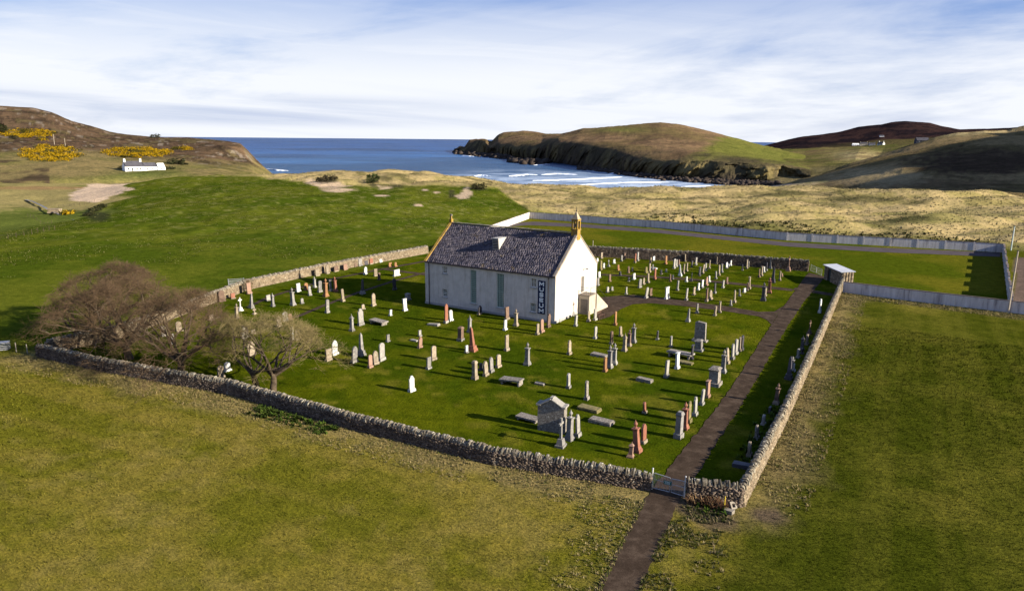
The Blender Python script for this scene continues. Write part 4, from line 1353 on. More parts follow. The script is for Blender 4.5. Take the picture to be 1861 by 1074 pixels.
# ================================================================== WALLS
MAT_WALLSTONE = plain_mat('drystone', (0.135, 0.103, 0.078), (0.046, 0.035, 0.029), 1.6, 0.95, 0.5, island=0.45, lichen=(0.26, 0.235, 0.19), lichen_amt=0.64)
MAT_WALLWARM = plain_mat('sunlit_tone_drystone', (0.25, 0.195, 0.130), (0.125, 0.095, 0.064), 1.6, 0.95, 0.5, island=0.35, lichen=(0.32, 0.28, 0.20), lichen_amt=0.61)  # drystone lightened and warmed: sunlight on wall faces put into the colour
MAT_COPE = plain_mat('lichened_cope_stone', (0.185, 0.158, 0.115), (0.070, 0.057, 0.044), 3.0, 0.95, 0.5, island=0.25, objrand=0.0, lichen=(0.34, 0.32, 0.26), lichen_amt=0.58)
MAT_COPE1 = plain_mat('lichened_single_cope', (0.185, 0.158, 0.115), (0.070, 0.057, 0.044), 3.0, 0.95, 0.5, objrand=0.25, lichen=(0.34, 0.32, 0.26), lichen_amt=0.58)
MAT_MORTAR = plain_mat('dark_wall_core', (0.070, 0.060, 0.050), (0.035, 0.030, 0.026), 1.5, 1.0, 0.3)
COPE_MESHES = []
for k in range(8):
    mb = MB()
    w, h, t = random.uniform(.44, .58), random.uniform(.20, .36), random.uniform(.075, .125)
    prof = [(-w / 2, -.05), (w / 2, -.05), (w / 2 * random.uniform(.8, 1), h * random.uniform(.5, .8)), (w * random.uniform(.1, .25), h), (-w * random.uniform(.05, .25), h * random.uniform(.85, 1)), (-w / 2 * random.uniform(.75, 1), h * random.uniform(.4, .75))]
    mb.slab(prof, -t / 2, t / 2, 0.015)
    me = bpy.data.meshes.new('cope_stone'); me.from_pydata(mb.v, [], mb.f); me.materials.append(MAT_COPE1); me.update()
    COPE_MESHES.append(me)


def drystone(label, pts, h, thick, n_single, mats=(MAT_WALLSTONE, MAT_WALLSTONE), step_course=0.092, cope=True, cat='wall', from_end=False, heights=None):
    """Dry stone wall along world points; stones on both faces and on the ends, upright copes along the top. mats: (left face, right face) seen along the run."""
    pts = [Vector((p[0], p[1], 0)) for p in pts]
    root = thing('drystone_wall', label, cat, (pts[0].x, pts[0].y, 0), 0, 'drystone walls round the churchyard')
    org = pts[0]
    core = MB()
    F_ = {0: ([], [], []), 1: ([], [], [])}
    copes = []
    cope_set = []
    run = 0.0
    total = sum((b - a).length for a, b in zip(pts[:-1], pts[1:]))
    for a, b in zip(pts[:-1], pts[1:]):
        d = (b - a); L = d.length; d.normalize()
        nrm = Vector((-d.y, d.x, 0))
        yaw = math.atan2(d.y, d.x)
        za, zb = zat_fast(a.x, a.y), zat_fast(b.x, b.y)
        hf = lambda s: (h if heights is None else float(np.interp((run + s) / total, heights[0], heights[1]))) * (1 + 0.05 * (float(vnoise(np.array((run + s) * .35), np.array(3.0), 77)) - .5))
        # core
        nseg = max(1, int(L / 3))
        for k in range(nseg):
            s0, s1 = L * k / nseg, L * (k + 1) / nseg
            hh = hf((s0 + s1) / 2) - .06
            zz = za + (zb - za) * (s0 + s1) / 2 / L
            c = a + d * (s0 + s1) / 2 - org
            core.box((c.x, c.y, zz + hh / 2 - 0.15), (s1 - s0 + 0.002, thick - .16, hh + 0.3 - 0.004 * (k % 2)), rz=yaw)
        for side in (0, 1):
            sg = 1 if side == 0 else -1
            z = -0.08
            row = 0
            while z < h * 1.1:
                ch = step_course * random.uniform(.75, 1.35)
                s = random.uniform(-.2, 0)
                while s < L:
                    w = random.uniform(.10, .36)
                    sm = min(max(s + w / 2, 0), L)
                    if z + ch * .6 < hf(sm):
                        p = a + d * sm + nrm * sg * (thick / 2 - .09 - 0.05 * z + random.uniform(-.025, .035)) - org
                        zz = za + (zb - za) * sm / L
                        F_[side][0].append((p.x, p.y, zz + z + ch / 2))
                        F_[side][1].append((w / 2 - .008, .10, ch / 2 - .006))
                        F_[side][2].append(np.array(Matrix.Rotation(yaw, 3, 'Z') @ Matrix.Rotation(random.gauss(0, .04), 3, 'Y') @ Matrix.Rotation(random.gauss(0, .10), 3, 'Z')))
                    s += w
                z += ch
                row += 1
        # end faces
        if cope:
            s = 0.0
            while s < L:
                t = random.uniform(.085, .15)
                zz = za + (zb - za) * s / L + hf(s) - .03
                copes.append((a + d * s - org, zz, yaw, t))
                s += t * random.uniform(.95, 1.25)
        run += L
    for e, sgn in ((pts[0], -1), (pts[-1], 1)):
        d = (pts[1] - pts[0]).normalized() if sgn < 0 else (pts[-1] - pts[-2]).normalized()
        yaw = math.atan2(d.y, d.x); nrm = Vector((-d.y, d.x, 0))
        z = -.05
        zz = zat_fast(e.x, e.y)
        hh = h if heights is None else heights[1][0 if sgn < 0 else -1]
        while z + .1 < hh:
            ch = step_course * random.uniform(.8, 1.3)
            for q in (-.33, 0, .33):
                p = e + d * sgn * .02 + nrm * q * thick * .8 - org
                F_[0][0].append((p.x, p.y, zz + z + ch / 2)); F_[0][1].append((.07, thick * .15, ch / 2 - .006)); F_[0][2].append(np.array(Matrix.Rotation(yaw + random.gauss(0, .08), 3, 'Z')))
            z += ch
    core.build('wall_core', MAT_MORTAR, root)
    for side in (0, 1):
        V, F = boxes_np(np.array(F_[side][0]), np.array(F_[side][1]), np.array(F_[side][2]))
        o = np_mesh('stones', V, F, mats[side], parent=root); o['kind'] = 'stuff'
    if cope:
        order = list(range(len(copes)))
        if from_end:
            order.reverse()
        single = set(order[:n_single])
        rest = MB()
        for i, (p, zz, yaw, t) in enumerate(copes):
            me = COPE_MESHES[i % 8] if i not in single else random.choice(COPE_MESHES)
            # the cope's thin axis (y) runs along the wall
            sc = Matrix.Diagonal((random.uniform(.85, 1.1), t / .10, random.uniform(.8, 1.2), 1))
            m_ = Matrix.Translation((p.x, p.y, zz)) @ Matrix.Rotation(yaw - math.pi / 2 + random.gauss(0, .10), 4, 'Z') @ Matrix.Rotation(random.gauss(0.10, .13), 4, 'X') @ Matrix.Rotation(random.gauss(0, .05), 4, 'Y') @ sc
            if i in single:
                c = bpy.data.objects.new('cope_stone', me)
                COL.objects.link(c); c.parent = root; c.matrix_local = m_
            else:
                rest.add([v.co for v in me.vertices], [tuple(pl.vertices) for pl in me.polygons], m_)
        if rest.v:
            rest.build('cope_stones', MAT_COPE, root, kind='stuff')
    return root


def zat_fast(x, y):
    return float(height(np.array([float(x)]), np.array([float(y)]))[0])


GATE_L, GATE_R = px(1181, 889)[:2], px(1250, 906)[:2]
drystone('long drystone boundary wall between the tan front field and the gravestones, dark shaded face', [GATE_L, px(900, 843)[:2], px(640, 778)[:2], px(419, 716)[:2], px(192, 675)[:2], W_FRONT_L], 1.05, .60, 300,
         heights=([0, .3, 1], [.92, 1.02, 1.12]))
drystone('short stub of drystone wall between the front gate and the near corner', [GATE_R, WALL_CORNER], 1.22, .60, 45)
drystone('sunlit drystone wall running from the near corner up to the small shed', [WALL_CORNER, px(1420, 772)[:2], px(1475, 650)[:2], W_RIGHT_END], 1.12, .58, 300, mats=(MAT_WALLSTONE, MAT_WALLWARM))  # shaded face gets the darker stone, sunlit face the paler copy
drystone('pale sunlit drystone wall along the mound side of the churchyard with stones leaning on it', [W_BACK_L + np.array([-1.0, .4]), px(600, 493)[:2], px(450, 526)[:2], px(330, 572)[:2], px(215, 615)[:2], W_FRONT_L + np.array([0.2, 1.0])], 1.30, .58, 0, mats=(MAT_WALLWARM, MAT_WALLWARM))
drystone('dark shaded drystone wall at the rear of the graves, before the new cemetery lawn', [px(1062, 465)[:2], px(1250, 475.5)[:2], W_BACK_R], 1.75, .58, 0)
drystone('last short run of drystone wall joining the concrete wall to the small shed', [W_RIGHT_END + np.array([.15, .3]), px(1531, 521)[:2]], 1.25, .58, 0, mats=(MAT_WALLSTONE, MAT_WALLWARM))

# concrete walls of the new cemetery: panel > coping, with piers
MAT_COPING = plain_mat('dark_coping', (0.16, 0.125, 0.11), (0.10, 0.08, 0.07), 2, 0.95, 0.2)
MAT_CONCLIT = plain_mat('sunlit_concrete', (0.62, 0.58, 0.53), (0.48, 0.45, 0.41), 0.8, 0.95, 0.2)  # lighter copy of the concrete: sunshine on the wall put into the colour


def concrete_wall(label, pts, h, plen, step=0.0, mat=None, pier=True):
    pts = [Vector((p[0], p[1], 0)) for p in pts]
    root = thing('concrete_wall', label, 'wall', (pts[0].x, pts[0].y, 0), 0, 'rendered walls round the new cemetery')
    org = pts[0]
    k = 0
    for a, b in zip(pts[:-1], pts[1:]):
        L = (b - a).length; n = max(1, round(L / plen)); d = (b - a) / L
        yaw = math.atan2(d.y, d.x)
        for i in range(n):
            c = a + d * L * (i + .5) / n
            z = zat_fast(c.x, c.y)
            lift = step * (k % 2) + random.uniform(-.02, .02)
            p = c - org
            o = MB().box((0, 0, (h + lift) / 2 - .2), (L / n - (.30 if pier else .02), .18, h + lift + .4)).build('panel', mat or MAT_CONC, root)
            o.location = (p.x, p.y, z); o.rotation_euler.z = yaw
            q = MB().box((0, 0, h + lift + .045), (L / n - (.301 if pier else .021), .26, .085)).build('coping', MAT_COPING, o)
            if pier:
                e = a + d * L * i / n - org
                o = MB().box((0, 0, (h + lift) / 2 - .15), (.30, .30, h + lift + .42)).build('pier', mat or MAT_CONC, root)
                o.location = (e.x, e.y, z); o.rotation_euler.z = yaw
            k += 1
    return root


concrete_wall('long streaked grey concrete wall at the back of the new cemetery, below the dunes', [px(962, 397)[:2], px(1200, 414.5)[:2], px(1430, 437)[:2], px(1822, 459)[:2]], 1.75, 5.0)
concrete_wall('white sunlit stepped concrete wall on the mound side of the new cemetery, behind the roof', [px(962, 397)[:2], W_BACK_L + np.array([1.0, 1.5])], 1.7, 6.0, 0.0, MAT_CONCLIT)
concrete_wall('shaded concrete wall of stepped panels between the new cemetery and the car park', [px(1822, 459)[:2], px(1836, 568)[:2]], 1.75, 4.6, 0.30)
concrete_wall('grey rendered wall between the right-hand field and the new cemetery lawn', [px(1531, 531)[:2], px(1640, 545)[:2], px(1836, 568)[:2]], 1.55, 7.5, 0.0, None, False)
concrete_wall('grey rendered wall running on past the tall pole below the car park', [px(1836.5, 568)[:2], px(1990, 586)[:2]], 1.55, 7.5, 0.0, None, False)

# ------------------------------------------------------------------ shed
SH0, SH1 = px(1497.5, 507), px(1529, 522)
sd_ = SH1 - SH0; shL = float(np.hypot(sd_[0], sd_[1])); shyaw = math.atan2(sd_[1], sd_[0])
shed = thing('stone_shed', 'small stone shed with sloping white roof and dark door at the end of the path', 'shed', SH0, shyaw)
# local x runs along the front, the shed lies towards +y
sm = wall_grid(0, shL, -0.1, 2.35, [(1.35, 2.55, 0.0, 2.0)], 0.0, -0.20, 'x')
dp = 1.7
sm.add([(0, dp, -.1), (shL, dp, -.1), (shL, dp, 2.40), (0, dp, 2.40), (0, 0, -.1), (shL, 0, -.1), (shL, 0, 2.35), (0, 0, 2.35)], [(0, 1, 2, 3), (4, 0, 3, 7), (1, 5, 6, 2)])
sm.build('wall', MAT_WALLSTONE, shed)
C, S, R = [], [], []
for z in np.arange(0.05, 2.3, 0.2):
    for x in np.arange(0.2, shL, 0.42):
        if not (1.2 < x < 2.7 and z < 2.05):
            C.append((x + random.uniform(-.05, .05), -0.02, z)); S.append((.19, .05, .09)); R.append(np.eye(3))
    for y in np.arange(0.2, dp, 0.42):
        C.append((shL + .01, y, z)); S.append((.05, .19, .09)); R.append(np.eye(3))
V, F = boxes_np(np.array(C), np.array(S), np.array(R))
np_mesh('stones', V, F, MAT_WALLWARM, parent=shed)['kind'] = 'stuff'
shr = MB().add([(-.25, -.3, 2.36), (shL + .1, -.3, 2.36), (shL + .1, dp + .2, 2.50), (-.25, dp + .2, 2.50), (-.25, -.3, 2.28), (shL + .1, -.3, 2.28), (shL + .1, dp + .2, 2.42), (-.25, dp + .2, 2.42)],
              [(0, 1, 2, 3), (7, 6, 5, 4), (0, 4, 5, 1), (1, 5, 6, 2), (2, 6, 7, 3), (3, 7, 4, 0)])
sro = shr.build('roof', plain_mat('pale_sheet_roof', (0.44, 0.45, 0.48), (0.36, 0.37, 0.40), 1.0, 0.7, 0.1), shed)
rb = MB()
for k in range(12):
    x = -.1 + k * (shL + .2) / 11
    rb.box((x, dp / 2 - .05, 2.445), (.06, dp + .45, .035), rot=Matrix.Rotation(math.atan2(.14, dp + .5), 4, 'X'))
rb.build('roof_ribs', sro.data.materials[0], sro)
shd = MB().box((1.95, 0.16, 1.0), (1.16, .06, 1.96)).build('door', plain_mat('dark_green_door', (0.022, 0.034, 0.032), None, 2, 0.6, 0), shed)
MB().box((2.40, 0.115, 1.0), (.05, .04, .14)).build('handle', MAT_IRON, shd)

# ------------------------------------------------------------------ gates
MAT_GALV = plain_mat('galvanised_steel', (0.36, 0.36, 0.36), (0.25, 0.25, 0.26), 6, 0.5, 0.0, metal=0.4)


def leaf_gate(name, label, p0, p1, h, bars, parent_group, sign=False):
    p0, p1 = Vector((p0[0], p0[1], 0)), Vector((p1[0], p1[1], 0))
    L = (p1 - p0).length; yaw = math.atan2((p1 - p0).y, (p1 - p0).x)
    root = thing(name, label, 'gate', (p0.x, p0.y, zat_fast(p0.x, p0.y) + .03), yaw, parent_group)
    fr = MB()
    fr.tube((0, 0, .08), (0, 0, h), .028).tube((L, 0, .08), (L, 0, h * .93), .028).tube((0, 0, h), (L, 0, h * .93), .025).tube((0, 0, .10), (L, 0, .10), .025).tube((0, 0, h * .62), (L, 0, h * .58), .018)
    fr.build('gate_frame', MAT_GALV, root)
    for k in range(1, bars):
        x = L * k / bars
        MB().tube((x, 0, .10), (x, 0, h - .07 * x / L * h), .012, n=5).build('bar', MAT_GALV, root)
    if sign:
        s = MB().box((L * .86, -.05, h * .62), (.50, .02, .26)).build('gate_sign', plain_mat('green_sign', (0.03, 0.14, 0.12), None, 3, 0.5, 0), root)
        tx = MB()
        for r_, (w, z) in enumerate(((.40, .07), (.32, .0), (.36, -.07))):
            for q in range(7):
                tx.box((L * .86 - w / 2 + w * (q + .5) / 7, -.063, h * .62 + z), (w / 7 * .6, .004, .026))
        tx.build('sign_lettering', MAT_LETTER, s)['kind'] = 'stuff'
    return root


gm_ = (GATE_L + GATE_R) / 2 + np.array([0.05, 0.03])
leaf_gate('metal_gate', 'closed galvanised gate leaf with green sign, beside the long front wall', GATE_L + np.array([.22, -.06]), gm_, 1.15, 11, 'leaves of the front gate', True)
leaf_gate('metal_gate', 'plain galvanised gate leaf without sign, next to the short wall stub', GATE_R + np.array([-.25, .10]), gm_ + np.array([.10, -.04]), 1.10, 11, 'leaves of the front gate')
for p, lab in ((GATE_L + np.array([.12, -.02]), 'white gate post at the end of the long front wall'), (GATE_R + np.array([-.20, .08]), 'slim gate post hidden beside the short wall stub')):
    t = thing('gate_post', lab, 'post', (p[0], p[1], 0), 0, 'posts of the front gate')
    MB().tube((0, 0, -.2), (0, 0, 1.42), .05, .045, 8).build('post', plain_mat('white_post', (0.62, 0.60, 0.55), (0.42, 0.40, 0.36), 4, 0.7, 0.1), t)
    MB().lathe([(.06, 1.42), (.07, 1.45), (.05, 1.50), (.01, 1.53)], 8).build('cap', MAT_GALV, t)
ga, gb_ = px(1470, 493)[:2], px(1496, 502)[:2]
gmid = (ga + gb_) / 2
leaf_gate('metal_gate', 'thin field gate leaf closing the gap beside the dark rear wall', ga + np.array([.3, 0]), gmid, 1.15, 5, 'leaves of the rear gate')
leaf_gate('metal_gate', 'thin field gate leaf closing the gap next to the shed', gb_ + np.array([-.3, 0]), gmid + np.array([.08, 0]), 1.15, 5, 'leaves of the rear gate')

# ------------------------------------------------------------------ poles, posts, small things
MAT_POLE = plain_mat('weathered_pole', (0.42, 0.36, 0.28), (0.28, 0.23, 0.18), 3, 0.9, 0.2)


def pole(label, u, v, h, r, mat=MAT_POLE, arms=False, name='pole', z=None):
    b = Vector((*px(u, v)[:2], 0)) if z is None else at(u, v)
    t = thing(name, label, 'pole', (b.x, b.y, b.z - .1), random.uniform(-.3, .3))
    MB().tube((0, 0, 0), (0, 0, h), r, r * .75, 8).build('shaft', mat, t)
    c = MB().box((0, 0, h + .02), (r * 2.4, r * 2.4, .06))
    if arms:
        c.box((0, 0, h - .5), (1.6, .10, .10))
    c.build('cap' if not arms else 'crossarm', MAT_IRON if not arms else mat, t)
    return t


pole('tall bare wooden pole beside the grey wall in front of the car park', 1832, 569, 8.4, .11)
pole('green and white marker post by the far corner of the car park', 1837, 455, 5.2, .14, plain_mat('green_white_post', (0.16, 0.28, 0.24), (0.55, 0.56, 0.54), 0.6, 0.7, 0))
pole('slim wooden pole standing beside the gable in front of the dark rear wall', 1077, 466, 3.2, .06)
pole('wooden power pole with crossarm on the slope left of the cottage, next to the gorse', 99, 263, 7.5, .16, MAT_POLE, True, 'power_pole', 1)
pole('shorter power pole with crossarm on the slope, nearer the cottage', 119, 267, 6.0, .14, MAT_POLE, True, 'power_pole', 1)
yp = px(1316, 928)
t = thing('marker_post', 'yellow marker post standing against the short wall stub', 'post', (yp[0], yp[1], -.05), .2)
MB().tube((0, 0, 0), (0, 0, 1.05), .035, .03, 7).build('shaft', plain_mat('yellow_post', (0.50, 0.38, 0.03), (0.36, 0.26, 0.03), 5, 0.7, 0.1), t)
MB().box((.0, 0, 1.08), (.09, .09, .06)).build('cap', MAT_IRON, t)
bp = px(1331, 922)
t = thing('hollow_block', 'pale square concrete block with a hole, tilted at the wall foot', 'block', (bp[0], bp[1], .12), .5, None, (0.9, 0.15))
MAT_BLOCK = plain_mat('pale_block', (0.24, 0.21, 0.17), (0.16, 0.14, 0.115), 4, 0.9, 0.3)
b_ = MB()
for c, s in (((0, .18, 0), (.48, .12, .22)), ((0, -.18, 0), (.48, .12, .22)), ((.18, 0, 0), (.12, .24, .22)), ((-.18, 0, 0), (.12, .24, .22))):
    b_.box(c, s)
b_.build('block_rim', MAT_BLOCK, t)
MB().box((0, 0, -.06), (.24, .24, .05)).build('block_base', MAT_IRON, t)
bp = px(1325, 932)
t = thing('stone_block', 'buff stone block lying on bare earth in front of the hollow block', 'block', (bp[0], bp[1], .0), .9)
MB().box((0, 0, .12), (.34, .52, .26), jit=.03).build('block_body', MAT_BLOCK, t)

# bench by the forestair
bb = px(1091, 579)
t = thing('wooden_bench', 'dark wooden bench beside the forestair at the foot of the gable', 'bench', (bb[0], bb[1], .02), CH_YAW - math.pi / 2)
MAT_BENCH = plain_mat('brown_bench_wood', (0.085, 0.045, 0.030), (0.05, 0.03, 0.022), 6, 0.7, 0.1)
for k in range(3):
    MB().box((0, -.16 + k * .16, .45), (1.7, .13, .04)).build('seat_slat', MAT_BENCH, t)
for k in range(2):
    MB().box((0, .26, .66 + k * .18), (1.7, .03, .13)).build('back_slat', MAT_BENCH, t)
for sx in (-.75, .75):
    MB().box((sx, -.18, .21), (.08, .08, .43)).build('leg', MAT_BENCH, t)
    MB().box((sx, .24, .44), (.08, .05, .88)).build('leg', MAT_BENCH, t)
    MB().box((sx, .02, .62), (.08, .50, .05)).build('armrest', MAT_BENCH, t)
# cattle feeder outside the mound-side wall, and a small bare shrub on it
fp = px(430, 521)
t = thing('cattle_feeder', 'galvanised cattle feeder on the grass just outside the pale boundary wall', 'feeder', (fp[0], fp[1], 0), .4)
b_ = MB()
for z in (.35, .7, 1.05):
    for (ax_, ay_, bx_, by_) in ((-1.1, -.6, 1.1, -.6), (1.1, -.6, 1.1, .6), (1.1, .6, -1.1, .6), (-1.1, .6, -1.1, -.6)):
        b_.tube((ax_, ay_, z), (bx_, by_, z), .03, n=6)
b_.build('rails', MAT_GALV, t)
for ax_, ay_ in ((-1.1, -.6), (1.1, -.6), (1.1, .6), (-1.1, .6)):
    MB().tube((ax_, ay_, 0), (ax_, ay_, 1.15), .04, n=6).build('leg', MAT_GALV, t)
MB().box((0, 0, .22), (2.1, 1.1, .1)).build('tray', MAT_GALV, t)
fp = px(4, 636)
t = thing('slatted_crate', 'grey slatted crate in the long grass at the left end of the field', 'crate', (fp[0], fp[1], 0), .3)
for k in range(4):
    MB().box((0, -.4, .12 + k * .2), (1.3, .03, .12)).build('slat', MAT_GALV, t)
    MB().box((.65, 0, .12 + k * .2), (.03, .75, .12)).build('slat', MAT_GALV, t)
MB().box((0, 0, .84), (1.36, .86, .04)).build('lid', MAT_GALV, t)
for i, (u, v) in enumerate(((30, 640), (50, 643))):
    p = px(u, v)
    t = thing('fence_post', ('weathered fence post next to the slatted crate', 'weathered fence post nearest the end of the front wall')[i], 'post', (p[0], p[1], -.1), 0, 'old fence posts by the front wall')
    MB().tube((0, 0, 0), (0, 0, 1.15), .05, .045, 6).build('shaft', MAT_POLE, t)
# ================================================================== GRAVESTONES
SC = {
    'w': ('white', plain_mat('white_marble', (0.497, 0.491, 0.470), (0.349, 0.343, 0.316), 2.6, 0.8, 0.25, objrand=0.16, lichen=(0.34, 0.32, 0.27), lichen_amt=0.60)),
    'p': ('pale grey', plain_mat('pale_granite', (0.273, 0.256, 0.229), (0.174, 0.164, 0.147), 2.2, 0.8, 0.25, objrand=0.14, lichen=(0.317, 0.300, 0.256), lichen_amt=0.60)),
    'g': ('grey', plain_mat('grey_granite', (0.205, 0.192, 0.177), (0.115, 0.107, 0.099), 2.2, 0.8, 0.25, objrand=0.18, lichen=(0.273, 0.260, 0.223), lichen_amt=0.61)),
    's': ('buff sandstone', plain_mat('buff_sandstone', (0.255, 0.209, 0.151), (0.151, 0.119, 0.087), 2.2, 0.9, 0.3, objrand=0.16, lichen=(0.267, 0.244, 0.191), lichen_amt=0.60)),
    'r': ('red granite', plain_mat('red_granite', (0.240, 0.100, 0.062), (0.152, 0.060, 0.040), 3.0, 0.6, 0.15, objrand=0.14)),
    'o': ('orange', plain_mat('orange_sandstone', (0.250, 0.130, 0.062), (0.160, 0.088, 0.048), 2.4, 0.9, 0.25, objrand=0.12)),
    'k': ('pink granite', plain_mat('pink_granite', (0.246, 0.153, 0.111), (0.178, 0.106, 0.076), 3.0, 0.7, 0.2, objrand=0.12)),
    'n': ('brown', plain_mat('brown_stone', (0.154, 0.101, 0.074), (0.086, 0.058, 0.045), 2.4, 0.8, 0.25, objrand=0.16)),
    'd': ('dark', plain_mat('dark_granite', (0.066, 0.060, 0.066), (0.036, 0.034, 0.040), 2.4, 0.45, 0.1, objrand=0.2)),
    'm': ('mossy', plain_mat('mossy_stone', (0.165, 0.139, 0.064), (0.079, 0.071, 0.038), 3.5, 0.95, 0.5, objrand=0.15, lichen=(0.255, 0.203, 0.083), lichen_amt=0.58)),
    'y': ('rough grey', plain_mat('rough_lichened_stone', (0.224, 0.198, 0.168), (0.092, 0.079, 0.069), 5.0, 0.95, 0.7, objrand=0.12, lichen=(0.343, 0.323, 0.284), lichen_amt=0.58)),
}
TYPES = {'R': 'round-topped headstone', 'P': 'pointed headstone', 'F': 'flat-topped headstone', 'S': 'shouldered headstone', 'O': 'obelisk', 'U': 'urn-topped pillar', 'C': 'cross', 'K': 'block pedestal', 'L': 'flat grave slab', 'T': 'table tomb', 'B': 'spired pillar'}
YAW0 = math.atan2(PR[1], PR[0])


def tablet_profile(kind, w, h):
    a = w / 2
    if kind == 'R':
        return [(-a, 0), (a, 0), (a, h - a * .8)] + [(a * math.cos(t), h - a * .8 + a * .8 * math.sin(t)) for t in np.linspace(0.35, math.pi - 0.35, 6)] + [(-a, h - a * .8)]
    if kind == 'P':
        return [(-a, 0), (a, 0), (a, h - a * 1.1), (a * .72, h - a * .55), (a * .3, h - a * .12), (0, h), (-a * .3, h - a * .12), (-a * .72, h - a * .55), (-a, h - a * 1.1)]
    if kind == 'S':
        return [(-a, 0), (a, 0), (a, h - a * .95), (a * .70, h - a * .80), (a * .66, h - a * .55), (a * .42, h - a * .12), (0, h), (-a * .42, h - a * .12), (-a * .66, h - a * .55), (-a * .70, h - a * .80), (-a, h - a * .95)]
    return [(-a, 0), (a, 0), (a, h), (-a, h)]


def grave(typ, mat, mat2, h, w, loc, yaw, tilt, label, group):
    cat = {'O': 'obelisk', 'U': 'monument', 'B': 'monument', 'C': 'cross', 'K': 'monument', 'L': 'grave slab', 'T': 'table tomb'}.get(typ, 'gravestone')
    name = {'O': 'obelisk', 'U': 'urn_monument', 'B': 'spired_monument', 'C': 'cross_monument', 'K': 'pedestal_monument', 'L': 'grave_slab', 'T': 'table_tomb'}.get(typ, 'gravestone')
    t = thing(name, label, cat, loc, yaw, group, tilt)
    if typ in 'RPFS':
        ph = min(.32, h * .17)
        MB().frustum((0, 0, -.12), (w * 1.20, .40), (w * 1.10, .33), ph + .12).build('plinth', mat2, t)
        th = random.uniform(.13, .20)
        mb = MB().slab(tablet_profile(typ, w, h - ph), -th / 2, th / 2, .025, Matrix.Translation((0, 0, ph)))
        mb.build('tablet', mat, t)
        if typ == 'F' and h > 1.25 and random.random() < .5:
            MB().box((0, 0, h + .03), (w * 1.10, th * 1.5, .09)).build('cornice', mat, t)
    elif typ == 'O':
        b = max(.55, h * .30)
        MB().frustum((0, 0, -.12), (b, b), (b * .97, b * .97), h * .10 + .12).frustum((0, 0, h * .10), (b * .80, b * .80), (b * .76, b * .76), h * .13).build('plinth', mat2, t)
        MB().frustum((0, 0, h * .23), (b * .52, b * .52), (b * .30, b * .30), h * .67).frustum((0, 0, h * .90), (b * .30, b * .30), (.02, .02), h * .10).build('shaft', mat, t)
    elif typ in 'UB':
        b = max(.50, h * .27)
        MB().frustum((0, 0, -.12), (b, b), (b * .96, b * .96), h * .09 + .12).frustum((0, 0, h * .09), (b * .86, b * .86), (b * .66, b * .66), h * .10).build('plinth', mat2, t)
        MB().frustum((0, 0, h * .19), (b * .60, b * .60), (b * .52, b * .52), h * .49).build('shaft', mat, t)
        MB().frustum((0, 0, h * .68), (b * .56, b * .56), (b * .74, b * .74), h * .04).box((0, 0, h * .735), (b * .74, b * .74, h * .03)).build('cornice', mat, t)
        if typ == 'U':
            MB().lathe([(b * .22, h * .75), (b * .09, h * .79), (b * .15, h * .82), (b * .24, h * .87), (b * .20, h * .91), (b * .10, h * .935), (b * .07, h * .965), (.01, h)], 8).build('urn', mat, t)
        else:
            MB().frustum((0, 0, h * .75), (b * .62, b * .62), (b * .22, b * .22), h * .12).frustum((0, 0, h * .87), (b * .16, b * .16), (.02, .02), h * .13).build('spire', mat, t)
    elif typ == 'C':
        b = max(.55, h * .34)
        MB().frustum((0, 0, -.12), (b * 1.1, b * .9), (b * 1.05, b * .85), h * .08 + .12).frustum((0, 0, h * .08), (b * .86, b * .68), (b * .62, b * .46), h * .20).build('plinth', mat2, t)
        cw = b * .17
        s = MB().frustum((0, 0, h * .28), (cw * 1.5, cw * 1.2), (cw * 1.1, cw), h * .72)
        s.build('shaft', mat, t)
        arm = MB().box((0, 0, h * .80), (b * .95, cw * .96, cw * 1.25))
        arm.build('cross_arm', mat, t)
        if random.random() < .4:
            ring = MB()
            for k in range(12):
                a0, a1 = k * math.pi / 6, (k + 1) * math.pi / 6
                rr_ = b * .30
                ring.tube((rr_ * math.cos(a0), 0, h * .80 + rr_ * math.sin(a0)), (rr_ * math.cos(a1), 0, h * .80 + rr_ * math.sin(a1)), cw * .28, n=5)
            ring.build('ring', mat, t)
    elif typ == 'K':
        MB().frustum((0, 0, -.12), (w * 1.35, w * 1.2), (w * 1.3, w * 1.15), h * .18 + .12).build('plinth', mat2, t)
        MB().frustum((0, 0, h * .18), (w, w * .85), (w * .95, w * .80), h * .66).build('shaft', mat, t)
        MB().frustum((0, 0, h * .84), (w * 1.02, w * .88), (w * 1.18, w * 1.02), h * .06).frustum((0, 0, h * .90), (w * 1.18, w * 1.02), (w * .7, w * .6), h * .10).build('cap', mat, t)
    elif typ == 'L':
        MB().box((0, 0, h / 2 - .06), (w, w * 2.1, h + .12), jit=.03).build('slab_base', mat2, t)
        MB().box((0, 0, h + .035), (w * .93, w * 2.0, .08), jit=.015).build('slab_top', mat, t)
    elif typ == 'T':
        MB().box((0, 0, h - .06), (w, w * 2.0, .13), jit=.03).build('table_top', mat, t)
        for sy in (-.8, .8):
            MB().box((0, sy * w, h / 2 - .13), (w * .8, .16, h - .12 + .1), jit=.02).build('end_support', mat2, t)
    return t


